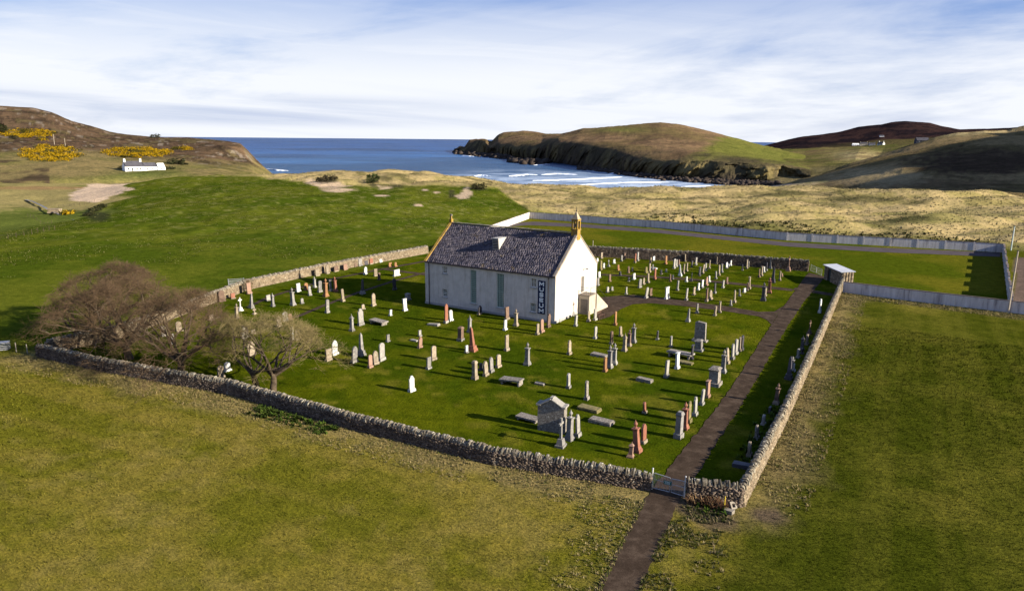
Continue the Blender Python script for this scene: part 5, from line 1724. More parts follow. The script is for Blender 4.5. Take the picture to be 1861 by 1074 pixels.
# photo column, photo row of the foot, photo row of the top, type, colour, zone, optional width in metres
STONES = """
595 568.6 544 R g a;639.5 601.5 570 B g a;656 591 561 S p a 1.0;660 562 553 R s a;679 556 532.7 P s a .8;709.5 573.5 563 F w a .5;736.5 565 544 F w a .7;811 587 552 P r a .7;819.5 583 563.5 R w a
853.5 604 572.5 B g a;837 619 593.6 K n a .55;859.5 638 593.6 O r a;848 641 627.6 F w a .45;763 611 600 F p a .5;763 632 611.5 S k a;705 621 608 F g a .55;921 637 609 F s a .7;937.6 592.5 561 U s a;918 600 581 R w a .6
608.5 645 618 P w a 1.0;597.7 655 634 F s a .95;644 658.5 628.7 P g a .8;657 646 605 O g a;673 668 644.6 R k a .6;683 661.8 637 P s a;694 655 623 R p a 1.0;788 654 628 R s a;779 670 649 F g a .7;748.5 711 682.6 S w a .75
863 689 655.5 K s c .42;874 672 659.5 R d c;883 682.6 656 P s c .8;893 676 649 P g c .7;906 667 644 R s c .75;958 663 621.5 U g c;1034.7 644 618 S s c .65;1033 705 678 R p c .6;1066 726 691 R y c .6;1171.5 750 730 R r c .5
921.6 581 558 F n m .9;871.7 571 555 P d m .9;976.6 608 587.6 R s m .6;985 603.7 580 R k m .75;996.5 594.7 570 S n m .7;1046 592.5 573 F p m .6;1069.5 584 564.6 R s m .65;1081.5 582 561 F p m .7
1118 591 565.7 R o q .6;1082 615 593 R p q .7;1111 625 601.5 R n q .55;1128 611 593 R s q .65;1134.6 638 605 B s q;1143 629 597.7 U n q;1151 622.7 586.5 U g q;1099.5 675 648 P o q .6;1107.5 668.5 627 U g q;1116 662 623 U p q
1194.5 617 601.5 F d q .5;1219 631 610 R p q .4;1250 584.5 560 O p q;1266.5 569 552 F g q .6;1270 637 617 K g q .8;1257 653 628 F d q .7;1230.7 669.6 642 F w q .65;1211 685 655.5 F p q .75;1299 573.5 556 R s q .7;1308 568 549 F s q .5
1298 699 666.5 K y e 1.0;1286 721.5 693 F k e .75;1275 735 706.5 R p e .6;1263 754.5 720.6 S p e .7;1252 767 728.6 P m e .7;1244 779 730 U r e;1233 795 747 K g e .5;1313.5 677 635 U g e;1322.5 660.5 632 P s e .6;1331 652.6 624.5 P p e .7;1337 644 616 R p e .7;1344 638 612.6 R s e .7;1347.5 636.6 609 R d e .7
1019 811 759 C p h;1035 799 744.7 U g h;1050.5 792.5 752.5 S p h .65;1145.5 830 801.7 B k h;1157.5 820.5 763.7 U r h;1169.5 804.5 769.7 P r h .75
1489.5 568 543 S w r .9;1470.5 607 582 C n r;1466 626 608 F s r .8;1457 636 609 B d r;1450 650 634 F p r .6;1457.5 643 632 R d r .5;1439 674 647 U g r;1433 689 647 O d r;1442.5 674 660.5 R w r .6;1410 734 695 U n r;1399 750 739 F d r .5;1387 771 753 R p r .6;1375 797 772 R y r .7;1361.5 828 802 R s r .7;1349 849 839 L d r .6
403.5 548 528 R n l 1.1;423.5 543 533 F r l .8;453 534 514 F k l .9;577 501.5 489 F s l 1.0;595.5 497.5 481 P s l .8;611 493.5 484 F n l 1.2;628 490.5 480 F k l 1.1;646.5 485 478 R n l .9;655 483.5 470 F g l 1.1;665.5 481.5 474 F d l 1.0;675 480 470 F r l 1.1;683 478 468 P r l 1.0;692 476.6 471 F w l .9;709 472 463 R n l 1.1;718.5 469.5 460.4 F d l .9;739 465.5 458 R d l 1.2;770 458 452 P d l 1.1
437 565 540.5 C w t;430 579 550.5 U s t;457 560 532.7 O g t;462.5 571 561 C s t;488 546.5 536 F p t .8;496 557 532 B g t;532.5 555 522.6 U g t;549 551.6 542 R g t .6;542.5 530 515 F w t .8;556.5 527 514 R o t .9;563.5 537 520 R p t .6;572 522.5 502.5 U p t;581.5 531 510 R g t .8;592 539 505.5 U o t;601 529 509 F g t .5;610 530 502.5 U r t;623.5 548 525 R s t .6
659 534.5 507 O d v;689 509 495 R n v .6;682.7 502 488.5 F s v .8;664 498.7 484.6 P w v .8;720.8 501.4 490 F w v 1.7;717.5 527 506 R d v .7;741 545 533 K g v .6;709 484.6 477 F o v .9;719 484.6 476.4 R o v .8
297.6 611 592 R p b .6;326 602 584 R s b .9;384 582 572 F s b .8;445 614.6 593 S g b .9;460 607 598.6 F s b .8;507 594 574 P s b .8;518 584 567 R p b .9;527 582 570.5 R k b .7;532 618 591 B w b;542 617 598.6 R s b .9;457 646 619.6 S s b 1.1;401.5 686.6 664 R s b .8;414 674 658 R w b .8;313 625 607 F g b .6
1093 470 459 F s f;1085.5 475 469 R w f;1092 491 473.5 R m f;1097 488 478.5 F w f;1106 484.5 472 C p f;1116 479 471.5 F w f;1129.5 474.6 464 F g f;1134.5 472 460 F n f;1154 477.5 461 F r f;1159 474 459 F p f;1182 477.5 468 F s f;1187.7 474 466 F w f 1.0;1210 480 465 F o f;1225 488 470.7 F p f .85;1229 485 471.5 R p f .75;1233.5 483 472 F n f;1245.4 475.7 462 F s f;1248 493 478 F s f .55;1257 486 474.6 F d f;1264.6 482 468 F g f;1242 497.5 480 F s f .55;1236 502 480 O w f
1180.6 495 479 F s f;1186 491 481 F g f;1174.5 496 485 R m f .9;1190 507.6 488 F r f .9;1201.5 498.7 490 R d f;1210.6 494.7 489 F p f .5;1123.6 491 481 R o f .9;1127 501 492.5 B d f;1142 496 484 R n f .9;1149 492.5 486 R d f;1152 507.6 497 F w f .9;1143 511 504 R d f;1108 512 498.7 F n f;1089 505 494 F w f .9;1086.5 519 505 F g f
1104 531.6 521 R p f .8;1112 528 520.7 R g f .7;1138 535 522 F p f .6;1162.5 523 506.5 R g f .9;1169.5 517 505 R s f .9;1178 514 497 F s f .7;1217.7 511.5 498.7 F n f .6;1222.4 507.6 500 F d f .6;1231 528 510 F g f .6;1174 542 522 R p f 1.0;1182 537 524 F n f .8;1212 543 522.7 F w f 1.4;1247 546 524 F g f .7;1261 536 522 F s f .9;1247.6 512 503 F w f .6;1256 511.5 495 C d f
1274.6 476 459 O w f;1277 497 481 F s f;1282 492.5 478.5 F g f;1289 488.6 474 F s f;1271 501.5 486 F d f;1303 480 467 F s f;1306.6 480 469 F n f;1306.8 501 481 P s f;1312 495 481 F g f;1301 507 493 R g f;1320.5 487.5 477 F w f .9;1324 485 479.7 R w f .7;1328 482.5 473 R w f .9;1334.6 479.7 463 O s f;1349 491.4 481 F d f;1357 488 473 F s f .7;1360.4 484.7 474.6 F g f;1364.5 482.5 470 P w f .9
1379.6 504 489 F n f;1384 501.5 485 F s f .6;1388.5 495 485 F w f .8;1392.5 492 477.4 F d f .6;1400.5 488 471 O g f;1404 513.7 485 O d f;1432.5 492.5 466 C k f;1417 510 493 F s f .6;1421 502.6 497 F k f .7;1398 532.7 503.7 U r f;1390.6 538 522.7 P s f .6;1387 546.7 513 U d f
1284 519 503 S k f .9;1289 513 501 R w f .9;1276 523 509 F w f .9;1269 527 514.6 F w f .8;1299 533 515 F d f .6;1313.7 523 509.5 F p f .6;1321 516 504 F n f .7;1362 525 504 F s f .7;1357.5 528 514 F n f .6;1352.8 531 524 F w f .9;1344 538 526 F g f .5;1334.7 550 527 P s f .7;1328 555.6 545.6 F g f .6;1284 548 525 F n f .9;1291 544.5 527 S s f 1.0
788 591 589 L p a .7;752.6 619.5 618.5 L p a .45;688 589 582 T y a 1.1;1089 647 644 L y q .8;1236 649 640 T y q 1.3;1244 660 658 L m q .8;1171.5 693 689 L y q .7;930 698 688 T y c 1.05;981 698.5 697 L y c .45;1071 745 741 L m c .9;1093 768 763 L y c .9;960 763.5 757 T y c .95;995 563.6 562 L d m .5;1187 489 487 L w f .6;1017 584.5 579 R p m .5;1034 576.5 571 R g m .5;1040.6 573.5 548 C n m
"""
ZONES = {
    'a': 'on lawn before the long white wall', 'm': 'close against the museum', 'c': 'on open lawn behind the pedimented monument', 'q': 'between forestair and main path',
    'e': 'in the row lining the main path', 'h': 'in the group nearest the front wall', 'r': 'in shade along the sunlit wall', 'l': 'leaning on the pale mound-side wall',
    't': 'on lawn beside the mound-side wall', 'v': "by the museum's long shadow", 'b': 'among the bare trees', 'f': 'in the rear plot before the dark wall'}
FZ = [('f1', 'near the dark rear wall'), ('f2', 'in the middle of the rear plot'), ('f3', 'in the rear plot beside the path')]
ROWS = []
for ent in STONES.replace('\n', ';').split(';'):
    p = ent.split()
    if not p:
        continue
    u, v, vt = float(p[0]), float(p[1]), float(p[2])
    zone = p[5]
    if zone == 'f':
        lim = v - (u - 1085) * 0.045
        zone = 'f1' if lim < 481.5 else ('f2' if lim < 506 else 'f3')
    ROWS.append((u, v, vt, p[3], p[4], zone, float(p[6]) if len(p) > 6 else None))
ZN = dict(ZONES); ZN.update(dict(FZ))
ORD = ['first', 'second', 'third', 'fourth', 'fifth', 'sixth', 'seventh', 'eighth', 'ninth', 'tenth', 'eleventh', 'twelfth', 'thirteenth', 'fourteenth', 'fifteenth']


def stone_height(b, u, vt):
    lo, hi = 0.05, 6.0
    for _ in range(30):
        mid = (lo + hi) / 2
        if proj(np.array([b[0], b[1], b[2] + mid]))[1] > vt:
            lo = mid
        else:
            hi = mid
    return (lo + hi) / 2


info = []
for (u, v, vt, typ, col, zone, w) in ROWS:
    b = px(u, v); b = np.array([b[0], b[1], zat_fast(b[0], b[1])])
    h = stone_height(b, u, vt)
    size = ''
    if typ in 'RPFS':
        size = 'small ' if h < .85 else ('tall ' if h > 1.75 else '')
        if w and w >= 1.2:
            size = 'wide '
    info.append((u, v, typ, col, zone, w, b, h, size + SC[col][0] + ' ' + TYPES[typ]))
groups = {}
for i, r in enumerate(info):
    groups.setdefault((r[8], r[4]), []).append(i)
labels = {}
for (look, zone), idx in groups.items():
    idx.sort(key=lambda i: info[i][0])
    for k, i in enumerate(idx):
        if len(idx) == 1:
            labels[i] = f'{look} {ZN[zone]}'
        elif len(idx) == 2:
            labels[i] = f'{look} {ZN[zone]}, the {("left", "right")[k]} one of two'
        else:
            labels[i] = f'{look} {ZN[zone]}, {ORD[k]} from left'
PLW = ['p', 'g', 's']
for i, (u, v, typ, col, zone, w, b, h, look) in enumerate(info):
    mat = SC[col][1]
    c2 = col
    if col in 'wp' and random.random() < .35:
        c2 = 'g'
    elif col in 'drn' and random.random() < .4:
        c2 = random.choice(PLW)
    if col == 'y':
        c2 = 'y'
    yaw = YAW0 + random.gauss(0, .07)
    if zone == 'l':
        yaw = YAW0 + random.gauss(0.03, .05)
    tilt = (random.gauss(0, .032), random.gauss(0, .022))
    if (u, v) in ((709.5, 573.5), (1211, 685), (1299, 573.5), (1174, 542)):
        tilt = (random.uniform(-.1, .1), .12)
    if w is None:
        w = random.uniform(.62, .80)
    if typ in 'RPFS':
        w *= .80
    if zone == 'l':
        tilt = (-.06, 0)
    hh = h
    if typ == 'L':
        hh = max(.06, min(h, .22)); yaw = YAW0 + random.gauss(0, .05); tilt = (random.gauss(0, .03), random.gauss(0, .03))
        if (u, v) == (788, 591): yaw += .1
    if typ == 'T':
        hh = max(.32, min(h, .55))
    grave(typ, mat, SC[c2][1], hh, w, (b[0], b[1], b[2]), yaw, tilt, labels[i], 'gravestones in the churchyard')

# pedimented burial monument: thick gabled wall with sloping copes
mp_ = px(1003, 782)
t = thing('pedimented_monument', 'large weathered burial monument with a pedimented gable top near the front wall', 'monument', (mp_[0], mp_[1], 0), math.radians(158))
mw, mh = 2.15, 2.55
YM = SC['y'][1]
MB().slab([(-mw / 2, -.1), (mw / 2, -.1), (mw / 2, mh * .78), (mw * .40, mh * .80), (0, mh), (-mw * .40, mh * .80), (-mw / 2, mh * .78)], -.35, .35, .02).build('wall', YM, t)
for sx in (-1, 1):
    MB().box((sx * mw * .235, 0, mh * .925), (mw * .50, .86, .09), rot=Matrix.Rotation(sx * math.atan2(mh * .2, mw * .40), 4, 'Y')).build('cope', SC['p'][1], t)
    MB().box((sx * mw * .47, 0, mh * .83), (mw * .16, .90, .13)).build('shoulder_stone', SC['p'][1], t)
MB().box((0, 0, mh + .10), (.24, .5, .22)).build('apex_stone', SC['p'][1], t)
# tall rough tablet
mp_ = px(1272, 620)
t = thing('tall_mural_stone', 'tall broad rough slab monument with lichened top, alone on the lawn near the path bend', 'monument', (mp_[0], mp_[1], 0), math.radians(150))
MB().slab([(-.62, -.1), (.62, -.1), (.60, 2.15), (.30, 2.28), (-.58, 2.18)], -.20, .20, .04).build('slab', YM, t)
MB().box((0, 0, .05), (1.6, .75, .3), jit=.04).build('plinth', YM, t)
# ================================================================== TREES
MAT_BARK = plain_mat('grey_brown_bark', (0.085, 0.062, 0.042), (0.040, 0.030, 0.022), 2.5, 0.95, 0.6, lichen=(0.13, 0.115, 0.06), lichen_amt=0.60)
MAT_TWIG = plain_mat('rosy_brown_twigs', (0.120, 0.078, 0.045), (0.054, 0.036, 0.022), 0.5, 0.95, 0.0)
MAT_TWIGY = plain_mat('straw_brown_twigs', (0.210, 0.165, 0.072), (0.110, 0.085, 0.038), 0.5, 0.95, 0.0)


def tubes_np(S, n):
    """Tapered n-sided tubes from rows (p0, p1, r0, r1)."""
    S = np.asarray(S, float)
    p0, p1, r0, r1 = S[:, 0:3], S[:, 3:6], S[:, 6], S[:, 7]
    d = p1 - p0; d /= (np.linalg.norm(d, axis=1, keepdims=True) + 1e-9)
    ref = np.where(np.abs(d[:, 2:3]) > .9, np.array([[1.0, 0, 0]]), np.array([[0, 0, 1.0]]))
    a = np.cross(d, ref); a /= np.linalg.norm(a, axis=1, keepdims=True); b = np.cross(d, a)
    V = np.zeros((len(S), 2 * n, 3))
    for i in range(n):
        t = 2 * math.pi * i / n
        o = a * math.cos(t) + b * math.sin(t)
        V[:, i] = p0 + o * r0[:, None]; V[:, n + i] = p1 + o * r1[:, None]
    q = np.array([(i, (i + 1) % n, n + (i + 1) % n, n + i) for i in range(n)])
    F = (np.arange(len(S)) * 2 * n)[:, None, None] + q[None]
    return V.reshape(-1, 3), F.reshape(-1, 4)


def bare_tree(label, base, height_, spread, nlimb, seed, twigmat, lean=(0, 0), density=1.0, fork=1.6, r0=.34, trunks=1):
    """Leafless wind-shaped tree: trunk, forking limbs that thin to fine twigs filling a low dome."""
    rnd = random.Random(seed)
    root = thing('bare_tree', label, 'tree', base, 0, 'leafless trees inside the front wall')
    limbs = []
    twigs = []
    trunk = []

    def env(p):
        x_, y_ = p.x - lean[0] * height_, p.y - lean[1] * height_
        a_ = math.atan2(y_, x_)
        k_ = 1 + .22 * math.sin(2 * a_ + seed) + .16 * math.sin(5 * a_ + p.z * .8 + seed * 2.3) + .10 * math.sin(9 * a_ - p.z * 1.7)
        return (x_ ** 2 + y_ ** 2) / (spread * k_) ** 2 + max(0, p.z - height_ * .12) ** 2 / (height_ * (.94 + .10 * math.sin(3 * a_ + seed))) ** 2

    def grow(p, d, L, r, depth, out):
        segs = 3 if depth < 4 else 2
        for s in range(segs):
            d = (d + Vector((rnd.gauss(0, .17), rnd.gauss(0, .17), rnd.gauss(0.03, .12)))).normalized()
            q = p + d * L / segs
            rn = r * .86
            if env(q) > 1.0:
                d = (d + Vector((rnd.gauss(0, .5), rnd.gauss(0, .5), rnd.uniform(-.5, .1)))).normalized()
                q = p + d * L / segs * .6
                if env(q) > 1.12:
                    return
            (out if r > .026 else twigs).append((*p, *q, r, rn))
            p, r = q, rn
            if depth >= 3 and rnd.random() < .75 * density:
                sd = (d + Vector((rnd.gauss(0, .7), rnd.gauss(0, .7), rnd.gauss(.25, .5)))).normalized()
                if depth < 6:
                    grow(p, sd, L * .62, r * .5, depth + 2, out)
                else:
                    twigs.append((*p, *(p + sd * L * .8), .009, .004))
        if depth >= 7 or r < .006:
            for _ in range(rnd.choice((1, 2, 2, 3))):
                sd = (d + Vector((rnd.gauss(0, .6), rnd.gauss(0, .6), rnd.gauss(.2, .45)))).normalized()
                e = p + sd * rnd.uniform(.35, .85)
                if env(e) < 1.25:
                    twigs.append((*p, *e, .009, .004))
            return
        k = 2 if rnd.random() < .62 else 3
        for i in range(k):
            sd = (d + Vector((rnd.gauss(0, .48), rnd.gauss(0, .48), rnd.gauss(.10, .34)))).normalized()
            grow(p, sd, L * rnd.uniform(.70, .88), r * (.74 if i else .84), depth + 1, out)

    p = Vector((0, 0, -.2)); d = Vector((lean[0] * .5, lean[1] * .5, 1)).normalized(); r = r0 * 1.25
    n = 4
    for s in range(n):
        d = (d + Vector((rnd.gauss(0, .07), rnd.gauss(0, .07), 0))).normalized()
        q = p + d * (fork + .2) / n
        trunk.append((*p, *q, r, r * .9)); p = q; r *= .9
    for i in range(nlimb):
        a = 2 * math.pi * i / nlimb + rnd.uniform(-.4, .4)
        out_ = []
        el = rnd.uniform(.35, .95)
        d = Vector((math.cos(a) * math.cos(el) + lean[0] * .5, math.sin(a) * math.cos(el) + lean[1] * .5, math.sin(el))).normalized()
        grow(p - Vector((0, 0, rnd.uniform(0, .4))), d, spread * .40, r * rnd.uniform(.58, .80), 1, out_)
        if out_:
            limbs.append(out_)
    V, F = tubes_np(trunk, 9)
    np_mesh('trunk', V, F, MAT_BARK, parent=root, smooth=True)
    for lb in limbs:
        V, F = tubes_np(lb, 5)
        np_mesh('limb', V, F, MAT_BARK, parent=root, smooth=True)
    if twigs:
        V, F = tubes_np(twigs, 3)
        o = np_mesh('twigs', V, F, twigmat, parent=root); o['kind'] = 'stuff'
    return len(twigs)


def B(u, v):
    p = px(u, v)
    return (p[0], p[1], 0)


nt = []
nt.append(bare_tree('broad bare tree with a dense rosy brown dome, its trunk near the front wall end', B(236, 652), 7.0, 7.8, 10, 11, MAT_TWIG, (-.30, .10), 1.5, 1.4, .36))
nt.append(bare_tree('bare tree with dark forking limbs in the middle of the group behind the front wall', B(328, 676), 6.4, 7.0, 11, 23, MAT_TWIG, (-.02, .10), 1.5, 1.2, .30))
nt.append(bare_tree('leaning bare tree with a dark twisted trunk, left one of the close pair', B(466, 703), 5.6, 5.4, 6, 37, MAT_TWIGY, (-.12, .12), 1.05, 1.5, .26))
nt.append(bare_tree('bare tree with pale lit trunk and straw twigs, right of the close pair', B(496, 711), 5.8, 6.0, 7, 41, MAT_TWIGY, (.16, .06), 1.05, 1.6, .27))
nt.append(bare_tree('big dark bare tree at the back of the group, beyond the broad dome', B(222, 600), 6.9, 7.2, 10, 53, MAT_TWIG, (-.05, -.05), 1.4, 1.9, .36))
nt.append(bare_tree('low bare tree spreading over the corner of the front wall', B(140, 625), 4.8, 5.0, 8, 67, MAT_TWIG, (.10, .10), 1.2, 1.2, .26))
print('twigs', nt)

# small leafless shrub on the mound-side wall
sp = px(455, 531)
bare_tree_shrub = thing('bare_shrub', 'small leafless shrub growing against the pale wall beside the pink headstone', 'shrub', (sp[0], sp[1], 0))
rnd = random.Random(3)
st_, tw_ = [], []
for k in range(7):
    a = k * .9; p = Vector((0, 0, 0)); d = Vector((math.cos(a) * .3, math.sin(a) * .3, 1))
    for s in range(4):
        q = p + (d + Vector((rnd.gauss(0, .25), rnd.gauss(0, .25), 0))).normalized() * .42
        st_.append((*p, *q, .04 * (1 - s * .2), .04 * (.8 - s * .2))); p = q
        for _ in range(14):
            e = p + Vector((rnd.gauss(0, .3), rnd.gauss(0, .3), rnd.gauss(.18, .22)))
            tw_.append((*p, *e, .010, .004))
V, F = tubes_np(st_, 5); np_mesh('stem', V, F, MAT_TWIGY, parent=bare_tree_shrub)
V, F = tubes_np(tw_, 3); np_mesh('twigs', V, F, MAT_TWIG, parent=bare_tree_shrub)['kind'] = 'stuff'


# ================================================================== GRASS TUFTS
def tuft_material(name):
    m, n, l, b = new_mat(name)
    at_ = n.new('ShaderNodeAttribute'); at_.attribute_name = 'Col'
    l.new(at_.outputs['Color'], b.inputs['Base Color'])
    b.inputs['Roughness'].default_value = 0.9
    b.inputs['Specular IOR Level'].default_value = 0.0
    # blades scatter light like a soft volume: lean the shading normal towards upright
    g = n.new('ShaderNodeNewGeometry')
    sc = n.new('ShaderNodeVectorMath'); sc.operation = 'SCALE'; sc.inputs['Scale'].default_value = 0.30
    l.new(g.outputs['Normal'], sc.inputs[0])
    ad = n.new('ShaderNodeVectorMath'); ad.operation = 'ADD'; ad.inputs[1].default_value = (0, 0, 0.7)
    l.new(sc.outputs[0], ad.inputs[0])
    nm = n.new('ShaderNodeVectorMath'); nm.operation = 'NORMALIZE'
    l.new(ad.outputs[0], nm.inputs[0])
    l.new(nm.outputs[0], b.inputs['Normal'])
    return m


MAT_TUFT = tuft_material('grass_blades')


def tufts(name, P, size, colors, blades=6, width=.05, spread=.45, label=None, droop=.35):
    """Clumps of bent blades: each blade two triangles, all in one mesh."""
    P = np.asarray(P, float); n = len(P)
    if n == 0:
        return None
    N = n * blades
    base = np.repeat(P, blades, 0); sz = np.repeat(np.broadcast_to(size, (n,)), blades)
    c = np.repeat(colors, blades, 0) * RNG.uniform(.62, 1.35, (N, 1))
    a = RNG.uniform(0, 2 * math.pi, N)
    out = RNG.uniform(.15, 1, N) * spread
    h = sz * RNG.uniform(.6, 1.15, N)
    dx, dy = np.cos(a), np.sin(a)
    wv = sz * width * RNG.uniform(.6, 1.4, N)
    off = RNG.normal(0, .16, (N, 2)) * sz[:, None]
    base = base.copy(); base[:, :2] += off
    wx, wy = -dy * wv, dx * wv
    V = np.zeros((N, 5, 3))
    V[:, 0] = base + np.stack([wx, wy, -.03 * sz], -1); V[:, 1] = base - np.stack([wx, wy, .03 * sz], -1)
    mx = base + np.stack([dx * out * h * .45, dy * out * h * .45, h * .62], -1)
    V[:, 2] = mx + np.stack([wx, wy, 0 * wx], -1) * .75; V[:, 3] = mx - np.stack([wx, wy, 0 * wx], -1) * .75
    V[:, 4] = base + np.stack([dx * out * h * 1.15, dy * out * h * 1.15, h * (1 - droop * RNG.uniform(0, 1, N))], -1)
    i = np.arange(N)[:, None] * 5
    F = np.concatenate([i + [0, 1, 3], i + [0, 3, 2], i + [2, 3, 4]], 1).reshape(-1, 3)
    cc = np.repeat(c, 5, 0).reshape(N, 5, 3)
    o = np_mesh(name, V.reshape(-1, 3), F, MAT_TUFT, cc.reshape(-1, 3))
    o['kind'] = 'stuff'
    if label:
        o['label'] = label
    return o


def scatter_band(pts, n, lo, hi, side=1):
    """Random points within lo..hi metres to one side of a polyline."""
    pts = np.array(pts, float)
    L = np.linalg.norm(np.diff(pts, axis=0), axis=1); cum = np.r_[0, np.cumsum(L)]
    s = RNG.uniform(0, cum[-1], n); k = np.clip(np.searchsorted(cum, s) - 1, 0, len(L) - 1)
    t = (s - cum[k]) / L[k]
    d = (pts[k + 1] - pts[k]) / L[k][:, None]
    nr = np.stack([-d[:, 1], d[:, 0]], -1) * side
    o = lo + (hi - lo) * RNG.random(n) ** 1.5
    xy = pts[k] + (pts[k + 1] - pts[k]) * t[:, None] + nr * o[:, None]
    return xy


def with_z(xy):
    return np.c_[xy, height(xy[:, 0], xy[:, 1])]


def pick(cols, n, w=None):
    cols = np.array(cols)
    return cols[RNG.choice(len(cols), n, p=w)]


DRYC = [(.36, .27, .115), (.30, .23, .095), (.22, .185, .065), (.12, .125, .030)]
FW = [GATE_L, px(900, 843)[:2], px(640, 778)[:2], px(419, 716)[:2], px(192, 675)[:2], W_FRONT_L]
xy = scatter_band(FW, 8000, .35, 3.6, 1)
keep = fbm(xy[:, 0] / 2.2, xy[:, 1] / 2.2, 301, 4) > .43
xy = xy[keep]
tufts('dry_grass', with_z(xy), RNG.uniform(.06, .18, len(xy)), pick(DRYC, len(xy), [.35, .3, .2, .15]), 7, .075, .8, 'dry straw tussocks along the outside of the front wall')
RW = [WALL_CORNER, px(1420, 772)[:2], px(1475, 650)[:2], W_RIGHT_END]
xy = scatter_band(RW, 8000, .35, 3.8, -1)
keep = fbm(xy[:, 0] / 2.0, xy[:, 1] / 2.0, 303, 4) > .42
xy = xy[keep]
tufts('dry_grass', with_z(xy), RNG.uniform(.06, .21, len(xy)), pick(DRYC, len(xy), [.32, .3, .2, .18]), 7, .075, .8, 'dry straw tussocks along the sunlit drystone wall')
xy = scatter_band([px(1531, 533)[:2], px(1640, 546)[:2], px(1836, 570)[:2], px(1920, 580)[:2]], 1700, .3, 3.2, -1)
tufts('dry_grass', with_z(xy), RNG.uniform(.09, .26, len(xy)), pick(DRYC, len(xy)), 6, .08, .8, 'dry tussocks below the grey rendered wall')
# verge tussocks beside the approach path
xy = scatter_band(PX([(1085, 1085), (1100, 1050), (1135, 980), (1170, 912)]), 1500, -.1, 3.4, 1)
keep = fbm(xy[:, 0] / 1.3, xy[:, 1] / 1.3, 305, 4) > .45
xy = xy[keep]
tufts('verge_grass', with_z(xy), RNG.uniform(.06, .19, len(xy)), pick([(.36, .28, .12), (.26, .21, .08), (.11, .12, .02), (.06, .075, .012)], len(xy), [.3, .25, .25, .2]), 8, .07, .9, 'tussocky verge on the field side of the approach path')
xy = scatter_band(PX([(1160, 1085), (1172, 1050), (1205, 980), (1245, 920), (1330, 945)]), 1700, -.1, 3.6, -1)
keep = fbm(xy[:, 0] / 1.3, xy[:, 1] / 1.3, 307, 4) > .46
xy = xy[keep]
tufts('verge_grass', with_z(xy), RNG.uniform(.07, .22, len(xy)), pick([(.26, .20, .10), (.15, .13, .055), (.06, .07, .015), (.035, .045, .010)], len(xy), [.22, .22, .3, .26]), 8, .07, .9, 'dark tussocky verge right of the approach path')
# green weeds at the wall foot
xy = np.r_[scatter_band([px(470, 742)[:2], px(610, 782)[:2]], 260, -.3, 1.4, -1), scatter_band([px(1440, 745)[:2], px(1395, 850)[:2]], 160, .6, 2.2, -1), scatter_band([px(1262, 922)[:2], px(1330, 935)[:2]], 14, -.3, .8, -1)]
tufts('nettles', with_z(xy), RNG.uniform(.12, .38, len(xy)), pick([(.045, .075, .012), (.065, .095, .015), (.04, .055, .012)], len(xy)), 9, .16, .9, 'dark green weeds at the foot of the walls')
# bleached bramble and dead stalks by the corner stub
xy = scatter_band([px(1255, 908)[:2], px(1320, 922)[:2]], 120, .1, .7, -1)
tufts('dead_stalks', with_z(xy), RNG.uniform(.3, .8, len(xy)), pick([(.17, .085, .045), (.22, .14, .07), (.12, .06, .035)], len(xy)), 8, .03, .8, 'reddish dead stalks against the short wall stub')

# short sward: fine blades over the near fields and lawns, thinning with distance
def sward(name, n, rmin, rmax, test, cola, colb, size, label, wd=.09):
    th_ = RNG.uniform(-41, 41, n); r_ = np.exp(RNG.uniform(math.log(rmin), math.log(rmax), n))
    x, y = r_ * np.sin(np.radians(th_)), r_ * np.cos(np.radians(th_))
    k = test(x, y); x, y = x[k], y[k]
    if cola is None:
        gcx, _ = ground_colour(x, y, np.zeros_like(x))
        c = gcx * RNG.uniform(.75, 1.5, (len(x), 1))
    else:
        c = lerp(np.array(cola), np.array(colb), RNG.random(len(x)))
    s = size * RNG.uniform(.6, 1.3, len(x)) * np.clip(np.hypot(x, y) / 45, .8, 2.0)
    return tufts(name, np.c_[x, y, height(x, y)], s, c, 3, wd, 1.0, label)


_front = lambda x, y: ~inside(YARD, x, y) & ~inside(NEWC, x, y) & ~inside(np.array(PX(L_EDGE) + PX(R_EDGE)[::-1]), x, y) & (np.hypot(x - 4.5, y - 31) > .1)
PATHPOLY = np.array(PX(L_EDGE) + PX(R_EDGE)[::-1])
PATH2 = np.array(PX([(1412, 580), (1394, 583), (1380, 577), (1320, 566), (1240, 556), (1180, 551), (1150, 553), (1128, 562), (1108, 576), (1088, 582), (1068, 546), (1090, 541), (1120, 538), (1150, 536), (1180, 539), (1240, 546), (1320, 557), (1375, 567), (1400, 571)]))
CHF = np.array([(CH_A + AX * a + PR * b)[:2] for a, b in ((-.1, -.1), (CH_L + .1, -.1), (CH_L + .1, CH_W + .1), (-.1, CH_W + .1))])
sward('field_grass', 190000, 27, 95, _front, None, None, .095, 'short rough pasture grass outside the walls')
sward('lawn_grass', 70000, 40, 130, lambda x, y: inside(YARD, x, y) & ~inside(PATHPOLY, x, y) & ~inside(PATH2, x, y) & ~inside(CHF, x, y), None, None, .06, 'mown grass of the churchyard')

# longer grass the mower leaves round every stone
xy = []
for (u, v, typ, col, zone, w, b, h, look) in info:
    for _ in range(9):
        a = RNG.uniform(0, 6.28); r = RNG.uniform(.28, .55)
        xy.append((b[0] + r * math.cos(a), b[1] + r * math.sin(a)))
xy = np.array(xy)
tufts('stone_foot_grass', with_z(xy), RNG.uniform(.07, .20, len(xy)), pick([(.045, .075, .004), (.07, .09, .006), (.10, .10, .012), (.035, .055, .004)], len(xy)), 7, .09, .9, 'longer unmown grass round the feet of the gravestones')

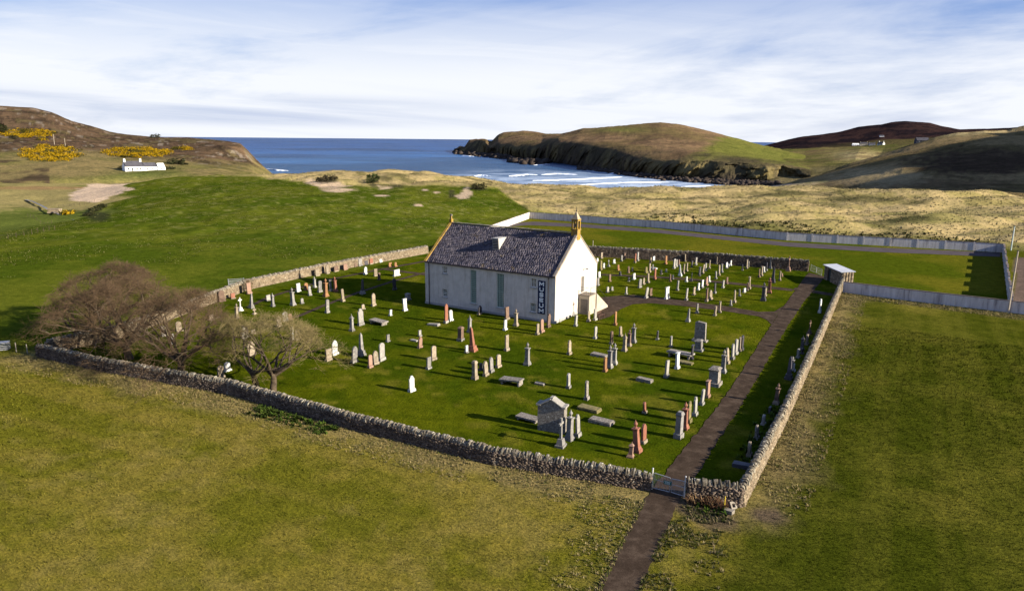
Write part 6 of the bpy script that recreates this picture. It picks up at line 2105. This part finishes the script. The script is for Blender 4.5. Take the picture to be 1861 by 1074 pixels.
# marram over the dunes
th_ = RNG.uniform(-20, 40, 60000); r_ = RNG.uniform(150, 400, 60000)
x, y = r_ * np.sin(np.radians(th_)), r_ * np.cos(np.radians(th_))
z = height(x, y)
gcx, mmx = ground_colour(x, y, z)
k = (mmx > .5) & (z > -3) & (RNG.random(len(x)) < r_ / 400)
x, y, z, gcx = x[k], y[k], z[k], gcx[k]
tufts('marram_grass', np.c_[x, y, z], RNG.uniform(.20, .45, len(x)), (gcx * .55 + MAR_A * .45) * RNG.uniform(.95, 1.5, (len(x), 1)), 5, .22, .9, 'pale marram grass covering the dunes')
# rough herbage on the mound
th_ = RNG.uniform(-38, 2, 52000); r_ = RNG.uniform(135, 330, 52000)
x, y = r_ * np.sin(np.radians(th_)), r_ * np.cos(np.radians(th_))
z = height(x, y)
gcx, mmx = ground_colour(x, y, z)
k = (mmx < .3) & _front(x, y) & (z > -1.2) & (fbm(x / 9, y / 9, 311, 4) + (r_ - 190) / 700 > .47)
x, y, z, gcx = x[k], y[k], z[k], gcx[k]
tufts('rough_grass', np.c_[x, y, z], RNG.uniform(.09, .22, len(x)), np.where(RNG.random((len(x), 1)) < .33, np.array([.17, .165, .05]), gcx * .85) * RNG.uniform(.7, 1.3, (len(x), 1)), 4, .22, .9, 'rough tufted grass over the green mound')

xy = scatter_band([px(1130, 409)[:2], px(1430, 437)[:2], px(1822, 459)[:2]], 2200, 8.0, 24.0, 1)
tufts('rank_grass', with_z(xy), RNG.uniform(.25, .65, len(xy)), pick([(.065, .072, .018), (.09, .092, .028), (.05, .054, .018), (.17, .14, .055)], len(xy)), 6, .16, .8, 'rank dark growth behind the long concrete wall')

# ================================================================== GORSE
MAT_GORSE = tuft_material('gorse_sprays')


def gorse(label, cu, cv, su, sv, n, hmax):
    """Flowering gorse thicket: thousands of small sprays through uneven mounds, yellow outside, dark green within."""
    c0 = at(cu, cv)
    root = thing('gorse_thicket', label, 'gorse', (c0.x, c0.y, c0.z), 0, 'flowering gorse on the hillside')
    P, C = [], []
    cl = []
    for _ in range(max(6, n // 40)):
        a, r = RNG.uniform(0, 6.28), math.sqrt(RNG.random())
        h = at(cu + su * r * math.cos(a), cv + sv * r * math.sin(a))
        if abs(h.y - c0.y) < 130:
            cl.append((h.x - c0.x, h.y - c0.y, h.z - c0.z, RNG.uniform(1.2, 3.6)))
    st_ = []
    for (x, y, z, r) in cl:
        st_.append((x, y, z - .5, x + .2, y, z + r * .4, .14, .06))
        for _ in range(60):
            d = RNG.normal(0, 1, 3); d /= np.linalg.norm(d); d[2] = abs(d[2])
            rr_ = r * RNG.uniform(.6, 1.05)
            P.append((x + d[0] * rr_ * 1.15, y + d[1] * rr_ * 1.15, z + d[2] * rr_ * hmax * .75))
            fl = RNG.random() < (.62 + .35 * d[2]) and (fbm(np.array(x / 5.), np.array(y / 5.), 315, 2) > .30)
            C.append((.34, .205, .008) if fl else (.070, .060, .012))
    P, C = np.array(P), np.array(C)
    m = len(P)
    Q = RNG.normal(0, 1, (m, 2, 3)); Q /= np.linalg.norm(Q, axis=2, keepdims=True)
    s = RNG.uniform(.25, .60, (m, 1))
    V = np.stack([P + Q[:, 0] * s, P - Q[:, 0] * s * .5 + Q[:, 1] * s * .8, P - Q[:, 0] * s * .5 - Q[:, 1] * s * .8], 1)
    o = np_mesh('crown', V.reshape(-1, 3), np.arange(m * 3).reshape(-1, 3), MAT_GORSE, np.repeat(C * RNG.uniform(.7, 1.3, (m, 1)), 3, 0), parent=root)
    V, F = tubes_np(st_, 4)
    np_mesh('stems', V, F, MAT_BARK, parent=root)['kind'] = 'stuff'


gorse('large yellow gorse thicket on the slope below the power poles', 92, 280, 54, 15, 7200, .8)
gorse('long yellow gorse thicket on the slope directly above the white cottage', 250, 278, 62, 9, 7600, .8)
gorse('wide yellow gorse thicket high on the moor, level with the power poles', 52, 243, 48, 8, 5200, .75)
gorse('small yellow gorse patch near the cliff edge', 332, 271, 17, 4, 900, .8)
gorse('tiny gorse bush below the wide upper thicket', 75, 255, 7, 2, 300, .8)
gorse('gorse bush in flower on the bank of the stream', 124, 388, 5, 2, 160, .35)

# dark bushes
MAT_BUSH = MAT_GORSE


def bush(label, u, v, r, h, n, cols, name='dark_bush', group='dark bushes'):
    c0 = at(u, v)
    root = thing(name, label, 'bush', (c0.x, c0.y, c0.z), 0, group)
    d = RNG.normal(0, 1, (n, 3)); d /= np.linalg.norm(d, axis=1, keepdims=True)
    P = d * RNG.uniform(.35, 1, (n, 1)) ** .6 * np.array([r, r, h * .55]) + np.array([0, 0, h * .5])
    P += (vnoise(d[:, 0] * 2 + u, d[:, 1] * 2 + v, 5)[:, None] - .5) * r * .5
    Q = RNG.normal(0, 1, (n, 2, 3)); Q /= np.linalg.norm(Q, axis=2, keepdims=True)
    s = RNG.uniform(.10, .22, (n, 1)) * max(r, h) ** .6
    V = np.stack([P + Q[:, 0] * s, P - Q[:, 0] * s * .5 + Q[:, 1] * s * .8, P - Q[:, 0] * s * .5 - Q[:, 1] * s * .8], 1)
    np_mesh('crown', V.reshape(-1, 3), np.arange(n * 3).reshape(-1, 3), MAT_BUSH, np.repeat(pick(cols, n) * RNG.uniform(.7, 1.3, (n, 1)), 3, 0), parent=root)
    MB().tube((0, 0, -.3), (.1, 0, h * .6), .07 * r, .03 * r, 5).build('stem', MAT_BARK, root)


DK = [(.030, .034, .014), (.045, .048, .020), (.055, .050, .024)]
bush('dark evergreen at the edge of the moor, beside the wide gorse', 4, 243, 4.0, 7.5, 900, DK)
bush('round dark bush between the wide gorse and the large gorse', 25, 253, 3.2, 3.0, 500, DK)
bush('dark bushy outcrop on the skyline above the cliff', 282, 251, 4.5, 3.0, 700, DK)
bush('low dark hedge on the slope right of the cottage', 322, 298, 8.0, 1.6, 900, DK)
bush('dark green hedge against the left end of the cottage', 222, 307, 2.2, 1.6, 350, DK)
bush('dark green hedge against the right end of the cottage', 308, 308, 3.5, 1.4, 400, DK)
bush('upright dark shrub standing alone in the dune grass', 677, 332, 2.6, 3.2, 600, [(.035, .050, .016), (.055, .070, .022)])
bush('dark scrub in the sand hollow of the dunes', 594, 330, 4.0, 2.2, 700, [(.040, .032, .020), (.055, .045, .024)])
bush('dark scrub above the bare sand track near the roof end', 868, 343, 3.2, 1.4, 400, [(.040, .040, .018), (.06, .055, .024)])
for i, (u, v, r) in enumerate(((172, 384, 2.2), (183, 378, 2.0), (162, 392, 1.8))):
    bush(('dark bramble clump midway up the stream bank', 'dark bramble clump at the top of the stream bank', 'dark bramble clump lowest on the stream bank')[i], u, v, r, 1.0, 350, [(.035, .036, .018), (.06, .06, .022)], 'bramble', 'brambles on the stream bank')

# ================================================================== FAR HOUSES
MAT_LIME = plain_mat('limewash', (0.80, 0.80, 0.78), (0.70, 0.70, 0.68), .5, 0.9, 0)
MAT_ROOFD = plain_mat('dark_slate_roof', (0.075, 0.072, 0.082), (0.05, 0.048, 0.055), .6, 0.8, 0)


def gable_house(root, x0, x1, dep, eave, ridge, wallm, roofm, chim=(), wins=(), y0=0.0):
    h = MB()
    y1 = y0 + dep
    h.add([(x0, y0, -1), (x1, y0, -1), (x1, y1, -1), (x0, y1, -1), (x0, y0, eave), (x1, y0, eave), (x1, y1, eave), (x0, y1, eave), (x0, (y0 + y1) / 2, ridge), (x1, (y0 + y1) / 2, ridge)],
          [(0, 1, 5, 4), (2, 3, 7, 6), (1, 2, 6, 9, 5), (3, 0, 4, 8, 7)])
    w = h.build('wall', wallm, root)
    m = MB()
    for a, b in (((y0 - .3, eave - .18), ((y0 + y1) / 2, ridge + .1)), ((y1 + .3, eave - .18), ((y0 + y1) / 2, ridge + .1))):
        m.add([(x0 + .25, a[0], a[1]), (x1 - .25, a[0], a[1]), (x1 - .25, b[0], b[1]), (x0 + .25, b[0], b[1]), (x0 + .25, a[0], a[1] + .12), (x1 - .25, a[0], a[1] + .12), (x1 - .25, b[0], b[1] + .12), (x0 + .25, b[0], b[1] + .12)],
              [(0, 1, 2, 3), (7, 6, 5, 4), (0, 4, 5, 1), (1, 5, 6, 2), (2, 6, 7, 3), (3, 7, 4, 0)])
    r = m.build('roof', roofm, root)
    for cx in chim:
        MB().box((cx, (y0 + y1) / 2, ridge + .5), (.9, 1.3, 1.8)).build('chimney', wallm, r)
        MB().tube((cx, (y0 + y1) / 2, ridge + 1.4), (cx, (y0 + y1) / 2, ridge + 1.8), .16, .13, 6).build('chimney_pot', MAT_OCHRE, r)
    for wx, wz, ww, wh in wins:
        f = MB().box((wx, y0 - .02, wz), (ww, .1, wh)).build('door' if wz - wh / 2 < .3 else 'window', MAT_WHITEPAINT, root)
        MB().box((wx, y0 - .075, wz), (ww * .8, .04, wh * .86)).build('pane', MAT_GLASS, f)


cp_ = at(228, 312); cq = at(300, 309)
dv = cq - cp_
cot = thing('white_cottage', 'low white cottage with slate roof and two white chimneys below the gorse', 'cottage', (cp_.x, cp_.y, cp_.z), math.atan2(dv.y, dv.x) - .02)
Lc = dv.length
gable_house(cot, 0, Lc * .46, 6, 2.7, 5.4, MAT_LIME, MAT_ROOFD, (.6, Lc * .42), [(Lc * .08, 1.5, .9, 1.2), (Lc * .18, 1.05, .95, 2.0), (Lc * .29, 1.5, .9, 1.2), (Lc * .38, 1.5, .9, 1.2)])
gable_house(cot, Lc * .462, Lc * .80, 5, 2.5, 4.4, MAT_LIME, MAT_ROOFD, (), [(Lc * .56, 1.4, .8, 1.0), (Lc * .68, 1.4, .8, 1.0)], .4)
gable_house(cot, Lc * .802, Lc * 1.0, 4, 2.1, 4.0, MAT_LIME, MAT_LIME, (), [(Lc * .9, 1.2, .7, .8)], -.4)
# crofts below the far hill
for i, (u, v, L_, e, r, wm, lab) in enumerate(((1552, 265, 13, 2.4, 4.4, MAT_LIME, 'long low white croft, leftmost of the far houses under the dark hill'),
                                         (1566, 265.5, 14, 4.5, 7.2, plain_mat('buff_far_wall', (.42, .36, .27), (.34, .30, .23), .5, .9, 0), 'buff two-storey far house with chimneys, beside the long white croft'),
                                         (1582, 265, 12, 3.0, 5.4, plain_mat('bluish_far_wall', (.20, .21, .25), (.15, .16, .19), .5, .9, 0), 'dark bluish far house in the middle of the hamlet'),
                                         (1597, 264.5, 8, 2.6, 4.8, plain_mat('grey_white_wall', (.50, .50, .48), (.42, .42, .40), .5, .9, 0), 'far house with a bright white gable at the right of the hamlet'),
                                         (1602, 249.5, 9, 2.6, 4.6, MAT_LIME, 'tiny white far house higher on the hillside, above the hamlet'),
                                         (1668, 261, 10, 2.6, 4.8, plain_mat('dark_far_wall', (.06, .06, .075), (.05, .05, .06), .5, .9, 0), 'dark far house just behind the shaded hill slope'))):
    c0 = at(u - 3, v)
    t = thing('far_house', lab, 'house', (c0.x, c0.y, c0.z), -.25 if i != 3 else -.9, 'far houses under the dark hill')
    gable_house(t, 0, L_, 7, e, r, wm, MAT_ROOFD if i not in (0,) else MAT_LIME, (.8, L_ - .8) if i in (1, 2, 3) else (), [(L_ * q, e * .55, 1.2, 1.3) for q in (.2, .5, .8)])
# ruined bridge abutment, rails and fence by the stream
ab = px(99, 386, -3.9)
t = thing('stone_abutment', 'block of pale masonry standing in the stream beside the sand', 'abutment', (ab[0], ab[1], -4.2), .1)
for r_ in range(2):
    for q in range(4):
        MB().box((-1.35 + q * .9 + (.2 if r_ % 2 else -.05), 0, .35 + r_ * .6), (.88, 2.2, .57), jit=.05).build('masonry_block', MAT_WALLWARM, t)
MB().box((0, 0, 1.4), (4.0, 2.5, .22), jit=.05).build('cap_slab', MAT_WALLWARM, t)


def wire_fence(label, pts, n, zfn=None):
    pts = np.array(pts, float)
    L = np.r_[0, np.cumsum(np.linalg.norm(np.diff(pts, axis=0), axis=1))]
    s = np.linspace(0, L[-1], n)
    xy = np.c_[np.interp(s, L, pts[:, 0]), np.interp(s, L, pts[:, 1])]
    z = height(xy[:, 0], xy[:, 1])
    root = thing('wire_fence', label, 'fence', (xy[0, 0], xy[0, 1], z[0]), 0, 'post and wire fences in the stream valley')
    o = np.array([xy[0, 0], xy[0, 1], z[0]])
    Q = np.c_[xy, z] - o
    for q in Q:
        MB().tube((q[0], q[1], q[2] - .2), (q[0], q[1], q[2] + 1.05), .05, .045, 6).build('fence_post', MAT_BARK, root)
    w = MB()
    for a, b in zip(Q[:-1], Q[1:]):
        for hz in (.4, .75, 1.05):
            w.tube(a + [0, 0, hz], b + [0, 0, hz], .012, n=3)
    w.build('wires', MAT_IRON, root)


wire_fence('post and wire fence along the meadow edge from the stream to the mound', PX([(50, 388), (60, 394), (95, 412)], -3), 8)
wire_fence('post and wire fence on the lip of the mound field at the left', PX([(0, 437), (60, 428), (100, 420)], 0), 9)
wire_fence('post and rail fence across the sand beside the stone abutment', PX([(106, 373), (140, 371), (172, 369)], -3.5), 8)
